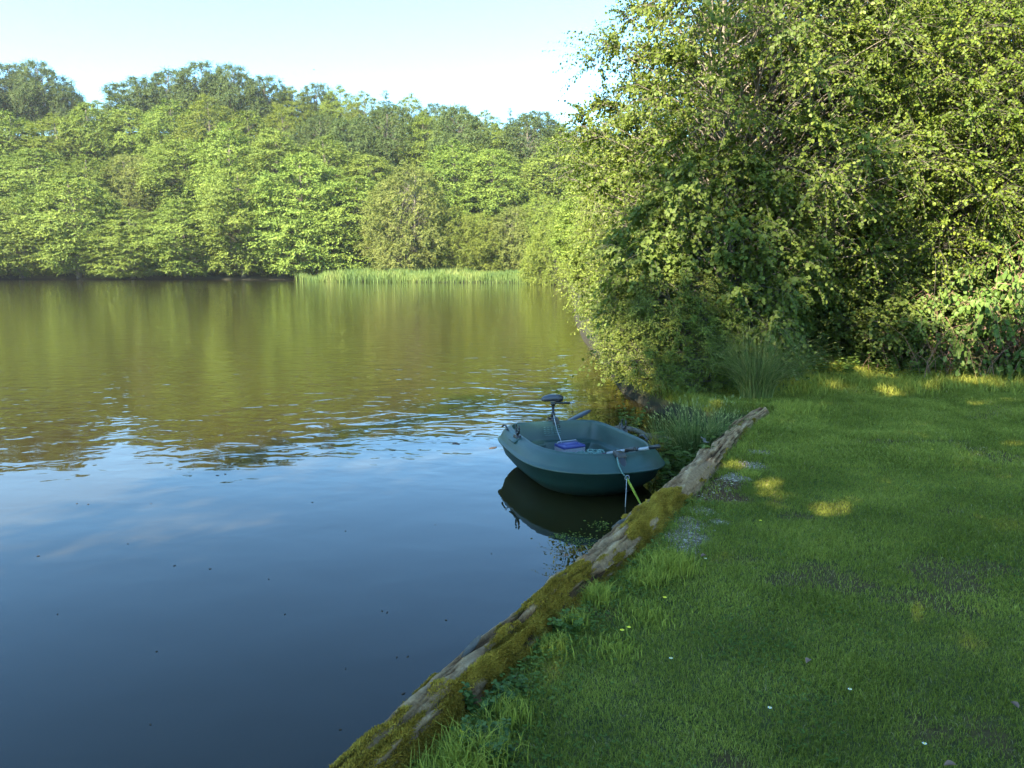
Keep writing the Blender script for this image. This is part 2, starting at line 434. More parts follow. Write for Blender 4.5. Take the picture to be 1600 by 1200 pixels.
def make_tree(seed, H, Rr, zb, mats, p=.8, q=.7, nclump=120, ntwig=22, nleaf=8, leaf=.3, wid=.32, flat=.55, rc=.28, fine=False,
              stems=1, trunk_r=.2, droop=.15, upb=.25, holes=None, origin=(0, 0, 0), lump=.35, inner=.5, twig_r=.006, spread=.1, sizevar=.4, shoots=0):
    rng = np.random.default_rng(seed)
    def prof(t): return np.maximum(np.sin(math.pi * np.clip(t, .001, .999) ** p), 0) ** q
    C = []
    def cand(n):
        t = rng.random(n) ** .9 * .97 + .02; az = rng.random(n) * 2 * math.pi
        pr = prof(t)
        keep = rng.random(n) < .25 + .75 * pr
        t, az, pr = t[keep], az[keep], pr[keep]
        lm = 1 + lump * 2 * (vn(np.stack([np.cos(az) * 1.6 + 9, np.sin(az) * 1.6 + 9, t * 4 + seed], -1)) - .5)
        rad = Rr * pr * lm * (inner + (1 - inner) * rng.random(len(t)) ** .5)
        return np.stack([np.cos(az) * rad, np.sin(az) * rad, zb + (H - zb) * t * (1 - .06) - 0 * rad], -1)
    pts = cand(60)[:1]
    while len(pts) < nclump:
        c = cand(24)
        dd = np.min(np.linalg.norm((c[:, None] - pts[None]) * np.array([1, 1, 1.3]), axis=-1), axis=1)
        pts = np.concatenate([pts, c[np.argmax(dd)][None]])
    N = len(pts)
    tfrac = (pts[:, 2] - zb) / (H - zb)
    rcs = Rr * rc * (.55 + .9 * rng.random(N)) * (1 - .15 * tfrac)
    # trunk(s)
    W = MB()
    stem_paths = []
    for k in range(stems):
        a = rng.random() * 6.28; off = 0 if stems == 1 else spread * Rr
        b0 = np.array([math.cos(a) * off * .4, math.sin(a) * off * .4, -.15])
        top = np.array([math.cos(a) * off * 2.2, math.sin(a) * off * 2.2, H * (.9 if stems == 1 else .6 + .3 * rng.random())])
        tt = np.linspace(0, 1, 14)[:, None]
        path = b0 + (top - b0) * tt + np.sin(tt * math.pi) * np.array([math.cos(a), math.sin(a), 0]) * off * .6
        path[:, :2] += (np.stack([vn(np.stack([tt[:, 0] * 3 + seed + k, tt[:, 0] * 0 + 2.2, tt[:, 0] * 0 + j * 5], -1)) for j in (0, 1)], -1) - .5) * Rr * .16 * tt
        rad = trunk_r / math.sqrt(stems) * (1 - .85 * tt[:, 0]) ** .8 * (1 + .5 * np.exp(-tt[:, 0] * 25))
        W.tube(path, rad, 8); stem_paths.append(path)
    # limbs: from a stem, rising outwards to each clump
    wv_, wq_, wn_ = [], [], 0
    st = rng.integers(0, stems, N)
    starts = np.zeros_like(pts)
    for i in range(N):
        path = stem_paths[st[i]]
        hd = math.hypot(*(pts[i, :2]))
        z0 = np.clip(pts[i, 2] - hd * .55 - .05 * H, min(.12 * H, max(zb, .05 * H) + .1), H * .85)
        starts[i] = [np.interp(z0, path[:, 2], path[:, 0]), np.interp(z0, path[:, 2], path[:, 1]), z0]
    K = 6
    prev = starts; rr0 = trunk_r * .22 * (1 - .6 * tfrac) + .004
    for k in range(1, K + 1):
        t = k / K
        cur = starts + (pts - starts) * t
        cur[:, 2] += np.sin(t * math.pi) * np.linalg.norm(pts[:, :2] - starts[:, :2], axis=-1) * .12
        cur += (rng.random((N, 3)) - .5) * .05 * Rr * (t < 1)
        v, f = segs(prev, cur, rr0 * (1 - .8 * (k - 1) / K), rr0 * (1 - .8 * k / K), 4)
        wv_.append(v); wq_.append(f + wn_); wn_ += len(v); prev = cur
    # twigs
    T = N * ntwig
    ci = np.repeat(np.arange(N), ntwig)
    out = nrm(np.concatenate([pts[:, :2], (pts[:, 2:3] - (zb + H) * .45) * .5], 1))
    d = rng.normal(size=(T, 3)); d = nrm(d)
    d = nrm(d + out[ci] * .45 + np.array([0, 0, upb])) * np.array([1, 1, flat])
    ln = rcs[ci] * (.55 + .75 * rng.random(T))
    S0 = pts[ci] + d * (rcs[ci] * .12)[:, None]
    E0 = S0 + d * ln[:, None]
    if shoots:                                  # a few long shoots standing out of the outline
        kx = rng.choice(T, shoots, replace=False)
        E0[kx] = S0[kx] + nrm(d[kx] + out[ci[kx]] * .8 + np.array([0, 0, .3])) * (rcs[ci[kx]] * 1.9)[:, None]
    ln = np.linalg.norm(E0 - S0, axis=-1)
    mid_ = (S0 + E0) / 2 + np.array([0, 0, 1]) * (ln * .08)[:, None]
    E0 = E0 - np.array([0, 0, 1]) * (ln * droop)[:, None]
    if twig_r > 0:
        tr = np.full(T, twig_r)
        for A_, B_, r0_, r1_ in ((S0, mid_, 1, .7), (mid_, E0, .7, .3)):
            v, f = segs(A_, B_, tr * r0_, tr * r1_, 3)
            wv_.append(v); wq_.append(f + wn_); wn_ += len(v)
    # leaves along the twigs
    NL = T * nleaf
    ti = np.repeat(np.arange(T), nleaf)
    u = (np.tile(np.arange(nleaf), T) + rng.random(NL)) / nleaf; u = .08 + .95 * u
    A0, B0, D0 = S0[ti], mid_[ti], E0[ti]; uu = u[:, None]
    pos = A0 * (1 - uu) ** 2 + 2 * B0 * uu * (1 - uu) + D0 * uu ** 2
    td = nrm(D0 - A0)
    sd = nrm(np.cross(td, rng.normal(size=(NL, 3))))
    ld = nrm(td * .6 + sd * (.9 * (1 - .6 * (u > .93)))[:, None] + np.array([0, 0, -.25]) + rng.normal(size=(NL, 3)) * .25)
    lnr = nrm(np.array([0, 0, .75]) + out[ci[ti]] * .35 + d[ti] * .75 + rng.normal(size=(NL, 3)) * .45)
    sz = leaf * (1 - sizevar + 2 * sizevar * rng.random(NL)) * (.75 + .25 * (1 - u))
    keep = np.ones(NL, bool)
    if holes is not None:                       # leaves cut away along the sun's direction so sun flecks fall on the lawn
        wp = pos + np.array(origin)
        for c, r in holes:
            rel = wp - c; al = rel @ S_DIR
            dist = np.linalg.norm(rel - al[:, None] * S_DIR, axis=-1)
            keep &= ~(dist < r)
    pos, ld, lnr, sz, cc = pos[keep], ld[keep], lnr[keep], sz[keep], ci[ti][keep]
    lv, lf = leaves(rng, pos, ld, lnr, sz, wid, fine)
    crnd = rng.random(N)
    rnd = np.clip(rng.random(len(pos)) * .65 + crnd[cc] * .35, 0, 1)
    rnd = np.repeat(rnd, len(lf) // len(pos))
    crown = np_mesh("crown", lv, lf, mats[0], {"rnd": ('FACE', rnd)})
    W.f.setdefault(4, []).extend([q_ + W.n for q_ in wq_]); W.v.extend(wv_)
    trunk = np_mesh("trunk", np.concatenate(W.v), [np.concatenate(x) for x in W.f.values()], mats[1], smooth=True)
    return trunk, crown, (H, Rr)

def put_tree(kind, proto, x, y, z, rot, sxy, sz, label, group=None, cat="tree", parts=("trunk", "crown")):
    o = empty(kind, (x, y, z), (0, 0, rot), (sxy, sxy, sz))
    for nme, me in zip(parts, proto[:2]): link(nme, me, o)
    return tag(o, label, cat, group)

far = {}
kw = dict(twig_r=.0)
far['syc1'] = make_tree(1, 18, 6.5, .6, (M['leaf_syc'], M['bark']), p=.62, q=.62, nclump=235, ntwig=36, nleaf=15, leaf=0.209, flat=0.46, rc=.27, wid=.38, droop=.12, trunk_r=.3, **kw)
far['syc2'] = make_tree(2, 18, 6.5, .8, (M['leaf_syc'], M['bark']), p=.75, q=.6, nclump=235, ntwig=36, nleaf=15, leaf=0.209, flat=0.55, rc=.25, wid=.38, droop=.10, trunk_r=.3, **kw)
far['syc3'] = make_tree(3, 18, 5.5, 1.5, (M['leaf_syc'], M['bark']), p=.7, q=.75, nclump=200, ntwig=36, nleaf=15, leaf=0.187, flat=0.82, rc=.23, wid=.36, trunk_r=.28, **kw)
far['oak1'] = make_tree(4, 17, 7, 2.5, (M['leaf_dark'], M['bark']), p=.85, q=.55, nclump=250, ntwig=33, nleaf=13, leaf=0.206, flat=0.92, rc=.2, wid=.36, trunk_r=.4, **kw)
far['oak2'] = make_tree(5, 17, 6, 2.5, (M['leaf_dark'], M['bark']), p=.8, q=.5, nclump=212, ntwig=33, nleaf=13, leaf=0.206, flat=0.87, rc=.22, wid=.36, trunk_r=.35, **kw)
far['ash'] = make_tree(6, 18, 4.6, 2, (M['leaf_willow'], M['bark']), p=.8, q=.8, nclump=187, ntwig=31, nleaf=13, leaf=0.182, flat=0.95, rc=.25, wid=.3, upb=.5, trunk_r=.25, **kw)
far['willow'] = make_tree(7, 10, 5.2, .2, (M['leaf_willow'], M['bark']), p=.6, q=.42, nclump=262, ntwig=36, nleaf=14, leaf=0.146, flat=0.95, rc=.17, wid=.28, lump=.18, stems=3, trunk_r=.22, **kw)
far['brown'] = make_tree(8, 13, 5.2, .4, (M['leaf_brown'], M['bark']), p=.68, q=.42, nclump=262, ntwig=36, nleaf=14, leaf=0.158, flat=0.95, rc=.17, wid=.3, lump=.2, stems=2, trunk_r=.25, **kw)
far['conifer'] = make_tree(9, 16, 3.0, 1.5, (M['leaf_dark'], M['bark']), p=.45, q=1.1, nclump=137, ntwig=26, nleaf=13, leaf=0.170, flat=0.72, rc=.3, wid=.2, upb=0, droop=.2, trunk_r=.22, lump=.15, **kw)

DESC = {'syc1': ("maple_tree", "yellow-green broad maple"), 'syc2': ("maple_tree", "light green spreading maple"), 'syc3': ("maple_tree", "bright green upright maple"),
        'oak1': ("oak_tree", "dark green round-headed oak"), 'oak2': ("oak_tree", "dull blue-green oak"), 'ash': ("ash_tree", "pale green feathery ash"),
        'willow': ("willow_tree", "pale olive domed willow"), 'brown': ("alder_tree", "brownish olive round tree"), 'conifer': ("conifer_tree", "dark narrow conifer")}
ORD = ["first", "second", "third", "fourth", "fifth", "sixth", "seventh", "eighth", "ninth", "tenth", "eleventh", "twelfth", "thirteenth", "fourteenth", "fifteenth", "sixteenth", "seventeenth", "eighteenth", "nineteenth", "twentieth", "twenty-first", "twenty-second", "twenty-third", "twenty-fourth", "twenty-fifth", "twenty-sixth"]
rows = [
 # (distance, place, group, [(px, top y, width px, kind)])
 (131.5, "at the far water's edge", "trees along the far waterline",
  [(-70, 290, 130, 'syc2'), (22, 300, 130, 'syc1'), (110, 262, 130, 'syc2'), (200, 318, 110, 'syc1'), (283, 300, 120, 'syc1'), (372, 250, 130, 'syc2'), (468, 226, 150, 'syc1'), (556, 262, 130, 'syc1')]),
 (123, "behind the far reed bed", "trees behind the reed bed",
  [(640, 250, 120, 'brown'), (705, 318, 90, 'willow'), (752, 330, 95, 'willow'), (806, 316, 90, 'brown'), (850, 300, 90, 'willow'), (905, 300, 100, 'willow'), (668, 380, 60, 'willow'), (965, 290, 110, 'syc2')]),
 (153, "in the second row up the wooded bank", "trees in the second row up the bank",
  [(-40, 225, 130, 'syc3'), (55, 222, 120, 'syc1'), (135, 236, 100, 'syc3'), (205, 236, 100, 'brown'), (285, 208, 120, 'syc2'), (355, 180, 110, 'syc3'), (430, 190, 110, 'syc1'), (505, 200, 120, 'syc3'), (575, 232, 100, 'syc2'), (640, 262, 70, 'oak2'), (706, 208, 110, 'syc3'), (768, 222, 100, 'syc2'), (822, 262, 80, 'brown'), (872, 205, 110, 'syc3'), (935, 215, 100, 'syc2'), (1000, 230, 120, 'syc1')]),
 (171, "halfway up the wooded hill", "trees halfway up the hill",
  [(-60, 175, 130, 'syc3'), (15, 165, 110, 'syc3'), (85, 172, 100, 'ash'), (135, 150, 95, 'syc3'), (200, 158, 95, 'syc2'), (262, 145, 90, 'syc3'), (322, 140, 95, 'ash'), (388, 162, 90, 'syc3'), (440, 158, 80, 'ash'), (500, 172, 80, 'oak1'), (545, 180, 90, 'oak1'), (605, 158, 105, 'oak1'), (662, 168, 80, 'ash'), (716, 160, 100, 'oak1'), (772, 186, 90, 'ash'), (826, 172, 90, 'oak2'), (880, 190, 90, 'syc3'), (935, 196, 90, 'oak2'), (990, 205, 100, 'syc3')]),
 (206, "on the skyline of the hill", "trees along the skyline",
  [(-60, 95, 120, 'oak1'), (10, 93, 80, 'oak2'), (56, 90, 80, 'oak1'), (96, 128, 50, 'oak2'), (150, 152, 60, 'ash'), (215, 116, 80, 'oak2'), (262, 104, 80, 'oak1'), (312, 90, 80, 'oak2'), (362, 96, 80, 'oak1'), (410, 112, 75, 'oak2'), (455, 128, 60, 'ash'), (492, 124, 60, 'oak2'), (530, 126, 60, 'ash'), (568, 136, 60, 'ash'), (602, 133, 50, 'conifer'), (640, 140, 60, 'ash'), (680, 148, 55, 'oak2'), (716, 150, 60, 'ash'), (758, 158, 60, 'ash'), (797, 153, 36, 'conifer'), (836, 160, 75, 'oak2'), (878, 178, 60, 'syc3'), (912, 182, 55, 'oak2'), (950, 188, 70, 'ash'), (1010, 196, 90, 'oak1')]),
]
rng = random.Random(5)
for Y, place, group, lst in rows:
    for k, (px, yt, w, kind) in enumerate(lst):
        Yk = Y + rng.uniform(-1, 1) * (1 if Y < 140 else 2.5)
        top = at(px, yt + (8 if Y > 200 and px > 650 else 0), Yk); g = gz(top[0], Yk)
        H0, R0 = far[kind][2]
        H = max(top[2] - g, 5)
        rad = w / F * Yk * .5 * 1.1
        kn, kd = DESC[kind]
        put_tree(kn, far[kind], top[0], Yk, g - .1, rng.uniform(0, 6.28), rad / R0, H / H0 * .985,
                 f"{kd} {place}, {ORD[k]} from left", group)

# wooded right bank, from far to near
bank = [
 (872, 96, 9.2, 4.3, 'willow', "pale willow overhanging the far right corner of the lake at the end of the reeds"),
 (938, 80, 12, 5.0, 'syc2', "light green maple on the right bank, behind the corner willow"),
 (958, 58, 8.6, 3.2, 'willow', "olive willow leaning over the water halfway along the right bank"),
 (1010, 52, 10, 5.0, 'syc3', "green maple standing behind the willows of the right bank"),
]
for k, (px, Y, H, Rr, kind, lab) in enumerate(bank):
    p0 = at(px, 430, Y); H0, R0 = far[kind][2]
    put_tree(DESC[kind][0], far[kind], p0[0], Y, gz(p0[0], Y) - .1, k * 1.7, Rr / R0, H / H0, lab, "trees along the right bank")

nearp = {}
nearp['alder'] = make_tree(21, 10, 2.9, .9, (M['leaf_alder'], M['bark_pale']), p=.85, q=.55, nclump=250, ntwig=30, nleaf=14, leaf=.066, wid=.42, flat=.7, rc=.25, fine=True, stems=4, trunk_r=.16, twig_r=.0035, shoots=60, lump=.3)
nearp['haw'] = make_tree(22, 9, 2.9, .8, (M['leaf_haw'], M['bark']), p=.85, q=.5, nclump=250, ntwig=30, nleaf=14, leaf=.056, wid=.38, flat=.65, rc=.24, fine=True, stems=5, trunk_r=.16, twig_r=.0035, shoots=50, upb=.15, lump=.35)
nearp['hazel'] = make_tree(23, 4.2, 1.75, .15, (M['leaf_hazel'], M['bark']), p=.7, q=.45, nclump=140, ntwig=22, nleaf=13, leaf=.078, wid=.46, flat=.75, rc=.28, fine=True, stems=6, trunk_r=.08, twig_r=.0035, shoots=20, droop=.3)
nearp['sallow'] = make_tree(24, 5.4, 2.1, .05, (M['leaf_willow'], M['bark']), p=.65, q=.42, nclump=190, ntwig=30, nleaf=13, leaf=.062, wid=.30, flat=.9, rc=.2, fine=False, stems=6, trunk_r=.09, twig_r=.003, shoots=60, lump=.3)
nearp['bramble'] = make_tree(25, 1.9, 1.7, .05, (M['leaf_bramble'], M['dead']), p=.6, q=.45, nclump=80, ntwig=16, nleaf=8, leaf=.085, wid=.46, flat=.7, rc=.28, fine=True, stems=7, trunk_r=.03, twig_r=.005, shoots=30, lump=.4, droop=.35, spread=.3)

near = [
 # name, proto, px, Y, height, radius, rotation, label
 ("willow_shrub", 'sallow', 1022, 20.5, 5.5, 2.05, .4, "sunlit yellow-green sallow leaning out over the water beyond the boat", "shrub"),
 ("willow_shrub", 'sallow', 1002, 28, 6.6, 2.3, 2.0, "bright sallow rising behind the nearest one on the right bank", "shrub"),
 ("willow_shrub", 'sallow', 979, 39, 7.4, 2.6, 3.6, "sunlit sallow farther down the right bank with its skirt in the lake", "shrub"),
 ("willow_shrub", 'sallow', 1046, 15.6, 3.3, 1.4, 5.1, "low yellowish sallow trailing into the water behind the moored boat", "shrub"),
 ("willow_shrub", 'sallow', 1046, 12.9, 2.3, 1.1, 1.1, "shaded sallow skirt hanging to the water just behind the bow of the boat", "shrub"),
 ("willow_shrub", 'sallow', 1085, 12.4, 1.7, .8, 4.1, "small twiggy sallow between the rushes and the water", "shrub"),
 ("alder_tree", 'alder', 1165, 15.6, 10.2, 2.95, .3, "tall alder with round leaves whose long shoots reach into the sky", "tree"),
 ("hazel_bush", 'hazel', 1105, 14.0, 4.3, 1.75, .9, "shaded broad-leaved bush below the tall alder, above the rushes", "shrub"),
 ("hawthorn_tree", 'haw', 1335, 16.2, 9.6, 2.9, 1.2, "dense hawthorn in the middle of the thicket over the dark hollow", "tree"),
 ("hawthorn_tree", 'haw', 1530, 15.6, 9.2, 2.9, 3.9, "sunlit hawthorn at the right of the thicket above the brambles", "tree"),
 ("hawthorn_tree", 'haw', 1730, 14.6, 9.0, 2.9, 5.2, "hawthorn cut by the right edge of the view", "tree"),
 ("alder_tree", 'alder', 1260, 19.5, 11.5, 3.3, 2.2, "alder standing behind the dense hawthorn of the thicket", "tree"),
 ("alder_tree", 'alder', 1455, 20, 12, 3.6, 4.2, "alder rising behind the two hawthorns at the right", "tree"),
 ("alder_tree", 'alder', 1680, 19.5, 12, 3.6, .2, "alder at the back of the thicket by the right edge", "tree"),
 ("hawthorn_tree", 'haw', 1120, 22, 9.0, 3.2, 2.8, "hawthorn filling the bank behind the sallows and the tall alder", "tree"),
 ("hazel_bush", 'hazel', 1370, 15.3, 3.0, 1.5, 2.9, "low bush at the foot of the thicket beside the dark hollow", "shrub"),
 ("hazel_bush", 'hazel', 1215, 16.4, 3.4, 1.5, 4.6, "dark low bush behind the tall rush clump", "shrub"),
 ("bramble_bush", 'bramble', 1470, 14.6, 2.1, 1.5, .3, "bramble with reddish dead canes at the lawn edge under the sunlit hawthorn", "shrub"),
 ("bramble_bush", 'bramble', 1600, 14.0, 2.9, 1.7, 2.4, "taller pale-leaved bramble at the right edge of the lawn", "shrub"),
]
for nm, pk, px, Y, H, Rr, rot, lab, cat in near:
    p0 = at(px, 560, Y); H0, R0 = nearp[pk][2]
    put_tree(nm, nearp[pk], p0[0], Y, gz(p0[0], Y) - .04, rot, Rr / R0, H / H0, lab, "thicket on the right bank", cat)

# trees on the bank behind the photographer: they shade the lawn, the boat and the lower thicket
FLECK = [(gp(1212, 755, .33), .20), (gp(1222, 774, .33), .11), (gp(1300, 786, .33), .20), (gp(1485, 966, .33), .19), (gp(1395, 612, .33), .25), (gp(1238, 655, .33), .16), (gp(1050, 1105, .33), .07), (gp(800, 1180, .33), .06), (gp(1330, 632, .33), .12)]
for k, (x, y, H, Rr, zb_) in enumerate([(-11, -7, 26, 3.6, 7), (-5, -7, 19.6, 5.0, 5), (-15, -19, 25, 6, 7)]):
    z0 = gz(x, y)
    pr = make_tree(40 + k, H, Rr, zb_, (M['leaf_syc'], M['bark']), p=.8, q=.5, nclump=(120 if k == 0 else 230), ntwig=(20 if k == 0 else 24), nleaf=10, leaf=(.2 if k == 0 else .28), flat=.6, rc=.24, wid=.4, trunk_r=.3, twig_r=0, holes=FLECK, origin=(x, y, z0))
    put_tree("maple_tree", pr, x, y, z0, 0, 1, 1, f"tall maple on the bank behind the photographer, {ORD[k]} of the three there", "trees behind the photographer")

# bare and dead canes in the brambles, thin pale stems in the thicket
def cane_bundle(name, seed, px, py, Y, n, length, label, mat, spread=.9):
    r = np.random.default_rng(seed); c = at(px, py, Y); o = MB()
    zz = gz(c[0], Y)
    for k in range(n):
        a = r.random() * 6.28; L = length * (.5 + .8 * r.random())
        s = np.array([(r.random() - .5) * spread * 2, (r.random() - .5) * .6, 0])
        t = np.linspace(0, 1, 7)[:, None]
        p = s + np.array([math.cos(a) * L * .55, math.sin(a) * L * .35, 0]) * t ** 1.4 + np.array([0, 0, 1.0]) * (L * (t - .45 * t ** 2.2))
        p = p + (r.random((7, 3)) - .5) * .05
        o.tube(p, (.007 * (1 - .6 * t[:, 0])), 4, cap=False)
    ob = o.build(name, mat, None, loc=(c[0], Y, zz))
    return tag(ob, label, "dead canes", "dead canes in the brambles")
cane_bundle("bramble_canes", 3, 1500, 540, 13.55, 46, 1.5, "tangle of reddish bare canes at the lower right of the thicket", M['dead'])
cane_bundle("bramble_canes", 4, 1400, 560, 14.0, 26, 1.1, "thin pale dead stems by the dark hollow of the thicket", M['dead'], .6)

# ------------------------------------------------------------------ the fallen log along the bank
def resample(P, n):
    P = np.asarray(P, float); d = np.concatenate([[0], np.cumsum(np.linalg.norm(np.diff(P, axis=0), axis=1))])
    u = np.linspace(0, d[-1], n)
    Q = np.stack([np.interp(u, d, P[:, k]) for k in range(3)], -1)
    k = max(3, n // 28); ker = np.hanning(k * 2 + 1); ker /= ker.sum()
    pad = np.concatenate([Q[:1] * 2 - Q[k:0:-1], Q, Q[-1:] * 2 - Q[-2:-k - 2:-1]])
    return np.stack([np.convolve(pad[:, j], ker, 'valid') for j in range(3)], -1)
LN, LA = 900, 150
LP = resample(LOG, LN)
lt = nrm(np.gradient(LP, axis=0)); lside = nrm(np.cross(lt, [0, 0, 1.0])); lup = np.cross(lside, lt)
ll = np.concatenate([[0], np.cumsum(np.linalg.norm(np.diff(LP, axis=0), axis=1))]); LL = ll[-1]
# distance along the log of picture points, to size it
rad_l = np.interp(ll / LL, [0, .3, .5, .60, .66, .70, .74, .88, .95, 1.0], [.118, .122, .130, .132, .124, .094, .108, .106, .098, .086])
ang = np.arange(LA) * 2 * math.pi / LA
A_, L_ = np.meshgrid(ang, ll)
ca, sa = np.cos(A_), np.sin(A_)
p3 = np.stack([ca * 1.0, sa * 1.0, L_], -1)
ridge = 1 - np.abs(2 * fbm(np.stack([ca * 5.5, sa * 5.5, L_ * 2.6], -1) + 5, 3) - 1) * 2.2            # long bark ridges
plates = fbm(np.stack([ca * 3, sa * 3, L_ * 5], -1), 4)
lumpy = fbm(np.stack([ca * 1.1, sa * 1.1, L_ * 1.3], -1) + 2, 3)
bare = sstep(.60, .72, fbm(np.stack([ca * 1.5, sa * 1.5, L_ * 1.4], -1) + 9, 3) - .08 + .25 * np.exp(-((L_ / LL - .585) / .07) ** 2))
crack = sstep(.60, .68, fbm(np.stack([ca * 2.2, sa * 2.2, L_ * 1.1], -1) + 13, 3)) * sstep(.1, .2, sa)
knots = sstep(.62, .8, fbm(np.stack([ca * 2.6, sa * 2.6, L_ * 4.2], -1) + 41, 2)) * (np.abs(L_ / LL - .33) < .06)
disp = (lumpy - .5) * .55 + .22 * knots + .12 * (fbm(np.stack([ca * 2, sa * 2, L_ * 3.5], -1) + 51, 2) - .5) + (1 - .65 * bare) * (ridge * .13 + (plates - .5) * .34) + bare * (vn(np.stack([ca * 14, sa * 14, L_ * 3], -1)) - .5) * .05 - crack * .25
disp = disp - .30 * np.exp(-((L_ / LL - .70) / .012) ** 2) * sstep(-.2, .8, sa) + .28 * np.exp(-((L_ / LL - .675) / .014) ** 2) * sstep(.2, 1, -ca * .8 + .4)
endt = 1 - sstep(.985, 1.0, L_ / LL) * .85
mossn = fbm(np.stack([ca * 1.6, sa * 1.6, L_ * 1.9], -1) + 21, 3)
ml = np.interp(L_ / LL, [0, .30, .36, .50, .53, .60, .645, .66, .74, .86, .93, 1], [.06, .06, .0, .05, -.05, .03, .10, -.3, -.35, -.12, -.08, -.35])
phi = np.arctan2(sa, ca)                      # 0 land side, pi/2 top, pi water side
phi = np.where(phi < -1.6, phi + 2 * math.pi, phi)
mnf = fbm(np.stack([ca * 4.5, sa * 4.5, L_ * 6], -1) + 4, 4)
lim = np.interp(L_ / LL, [0, .12, .19, .205, .22, .29, .31, .34, .365, .385, .43, .48, .505, .53, .66, .70, .75, .86, .90, .94, 1], [1.55, 1.4, 1.4, .7, 1.6, 1.6, .7, .2, .4, 1.6, 1.95, 1.7, .3, -.9, -.9, .3, -.6, .2, .3, -1, -1.5])
mask_m = sstep(-.30, .35, lim + (mossn - .5) * 3.4 + (mnf - .5) * 4.6 - phi) * sstep(-.9, -.4, phi) * (1 - .9 * sstep(.56, .64, fbm(np.stack([ca * 1.8, sa * 1.8, L_ * 2.3], -1) + 31, 3)))
# cos>0 is the water side of the frame when lside points to land; both are handled by sign
rr = rad_l[:, None] * (1 + disp + mask_m * .10) * endt
LV = LP[:, None] + rr[..., None] * (lside[:, None] * ca[..., None] + lup[:, None] * sa[..., None])
i = np.arange(LN - 1)[:, None] * LA; j = np.arange(LA)[None]
q = np.stack([i + j, i + LA + j, i + LA + (j + 1) % LA, i + (j + 1) % LA], -1).reshape(-1, 4)
m, nt, b = mat_new("weathered_log")
tc = nt.nodes.new("ShaderNodeTexCoord").outputs["Object"]
geo = attr(nt, "hgt")
bark = ramp(nt, mathn(nt, 'ADD', mathn(nt, 'MULTIPLY', noise(nt, 40, 8, .8, tc), .62), mathn(nt, 'MULTIPLY', geo, .38)), [(.25, (.024, .011, .005)), (.46, (.19, .098, .042)), (.66, (.46, .28, .14)), (.8, (.62, .44, .26))])
barew = ramp(nt, noise(nt, 30, 6, .65, tc), [(.3, (.15, .078, .038)), (.7, (.40, .24, .125))])
mossc = ramp(nt, noise(nt, 90, 4, .7, tc), [(.3, (.05, .034, .010)), (.7, (.28, .18, .035))])
c = mixc(nt, attr(nt, "bare"), bark, barew); c = mixc(nt, attr(nt, "moss"), c, mossc)
nt.links.new(c, b.inputs["Base Color"]); b.inputs["Roughness"].default_value = .9; b.inputs["Specular IOR Level"].default_value = .15
bump(nt, b, noise(nt, 60, 8, .75, tc), .022)
hg = np.clip(.5 + ridge * .35 + (plates - .5) * 1.2 - crack * .6, 0, 1)
cap_v = np.array([LP[0], LP[-1]]); nv = LN * LA
capf = np.array([[nv, (k + 1) % LA, k] for k in range(LA)] + [[nv + 1, (LN - 1) * LA + k, (LN - 1) * LA + (k + 1) % LA] for k in range(LA)])
pad2 = lambda a: ('POINT', np.concatenate([a.ravel(), [.5, .5]]))
log_root = empty("fallen_log", (LP[LN // 2][0], LP[LN // 2][1], .1))
tag(log_root, "long weathered fallen log with mossy patches lying along the lawn's edge by the water", "log")
off = -np.array(log_root.location)
me = np_mesh("log", np.concatenate([LV.reshape(-1, 3), cap_v]) + off, [q, capf], m, {"moss": pad2(mask_m), "bare": pad2(bare * .8), "hgt": pad2(hg)}, smooth=True)
link("trunk", me, log_root)
# moss: thousands of short shoots on the mossy skin
rg = np.random.default_rng(8)
vis = (sa > -.45)
wgt = (mask_m * vis * rr * np.where(L_ < LL * .5, 1.3, 1)).ravel(); wgt[wgt < .02] = 0; cdf = np.cumsum(wgt); cdf /= cdf[-1]
n = 150000
idx = np.searchsorted(cdf, rg.random(n)); li, ai = idx // LA, idx % LA
li2 = np.minimum(li + 1, LN - 1); ai2 = (ai + 1) % LA; fa, fb = rg.random(n)[:, None], rg.random(n)[:, None]
pp = LV[li, ai] * (1 - fa) * (1 - fb) + LV[li2, ai] * fa * (1 - fb) + LV[li, ai2] * (1 - fa) * fb + LV[li2, ai2] * fa * fb
out_n = nrm(lside[li] * np.cos(ang[ai])[:, None] + lup[li] * np.sin(ang[ai])[:, None])
dd = nrm(out_n + rg.normal(size=(n, 3)) * .55)
v, f = leaves(rg, pp - out_n * .002, dd, rg.normal(size=(n, 3)), .011 + .010 * rg.random(n), .16, False)
rn = np.clip(fbm(pp * 9, 2) * .9 - .15 + rg.random(n) * .45, 0, 1)
mo = link("moss", np_mesh("moss", v + off, f, M['moss'], {"rnd": ('FACE', rn)}), log_root)
# splinters of bark standing off the log
def splinter(px, py, L, w, yaw, lift):
    c = gp(px, py, .36); o = MB(); n = 9
    t = np.linspace(0, 1, n); d = np.array([math.cos(yaw), math.sin(yaw), lift]); d /= np.linalg.norm(d)
    p = c + off + d * (t[:, None] - .25) * L + (vn(np.stack([t * 5 + px, t * 0, t * 0], -1))[:, None] - .5) * .02
    o.tube(p, w * np.maximum(np.sin(np.clip(t * .9 + .1, 0, 1) * math.pi) ** .6, .08), 7, squash=.45)
    o.build("bark_splinter", M['bark'], log_root, smooth=True)
splinter(728, 1022, .22, .022, R(58), .35)
splinter(1104, 690, .14, .020, R(120), .3)
splinter(962, 822, .12, .026, R(30), .4)

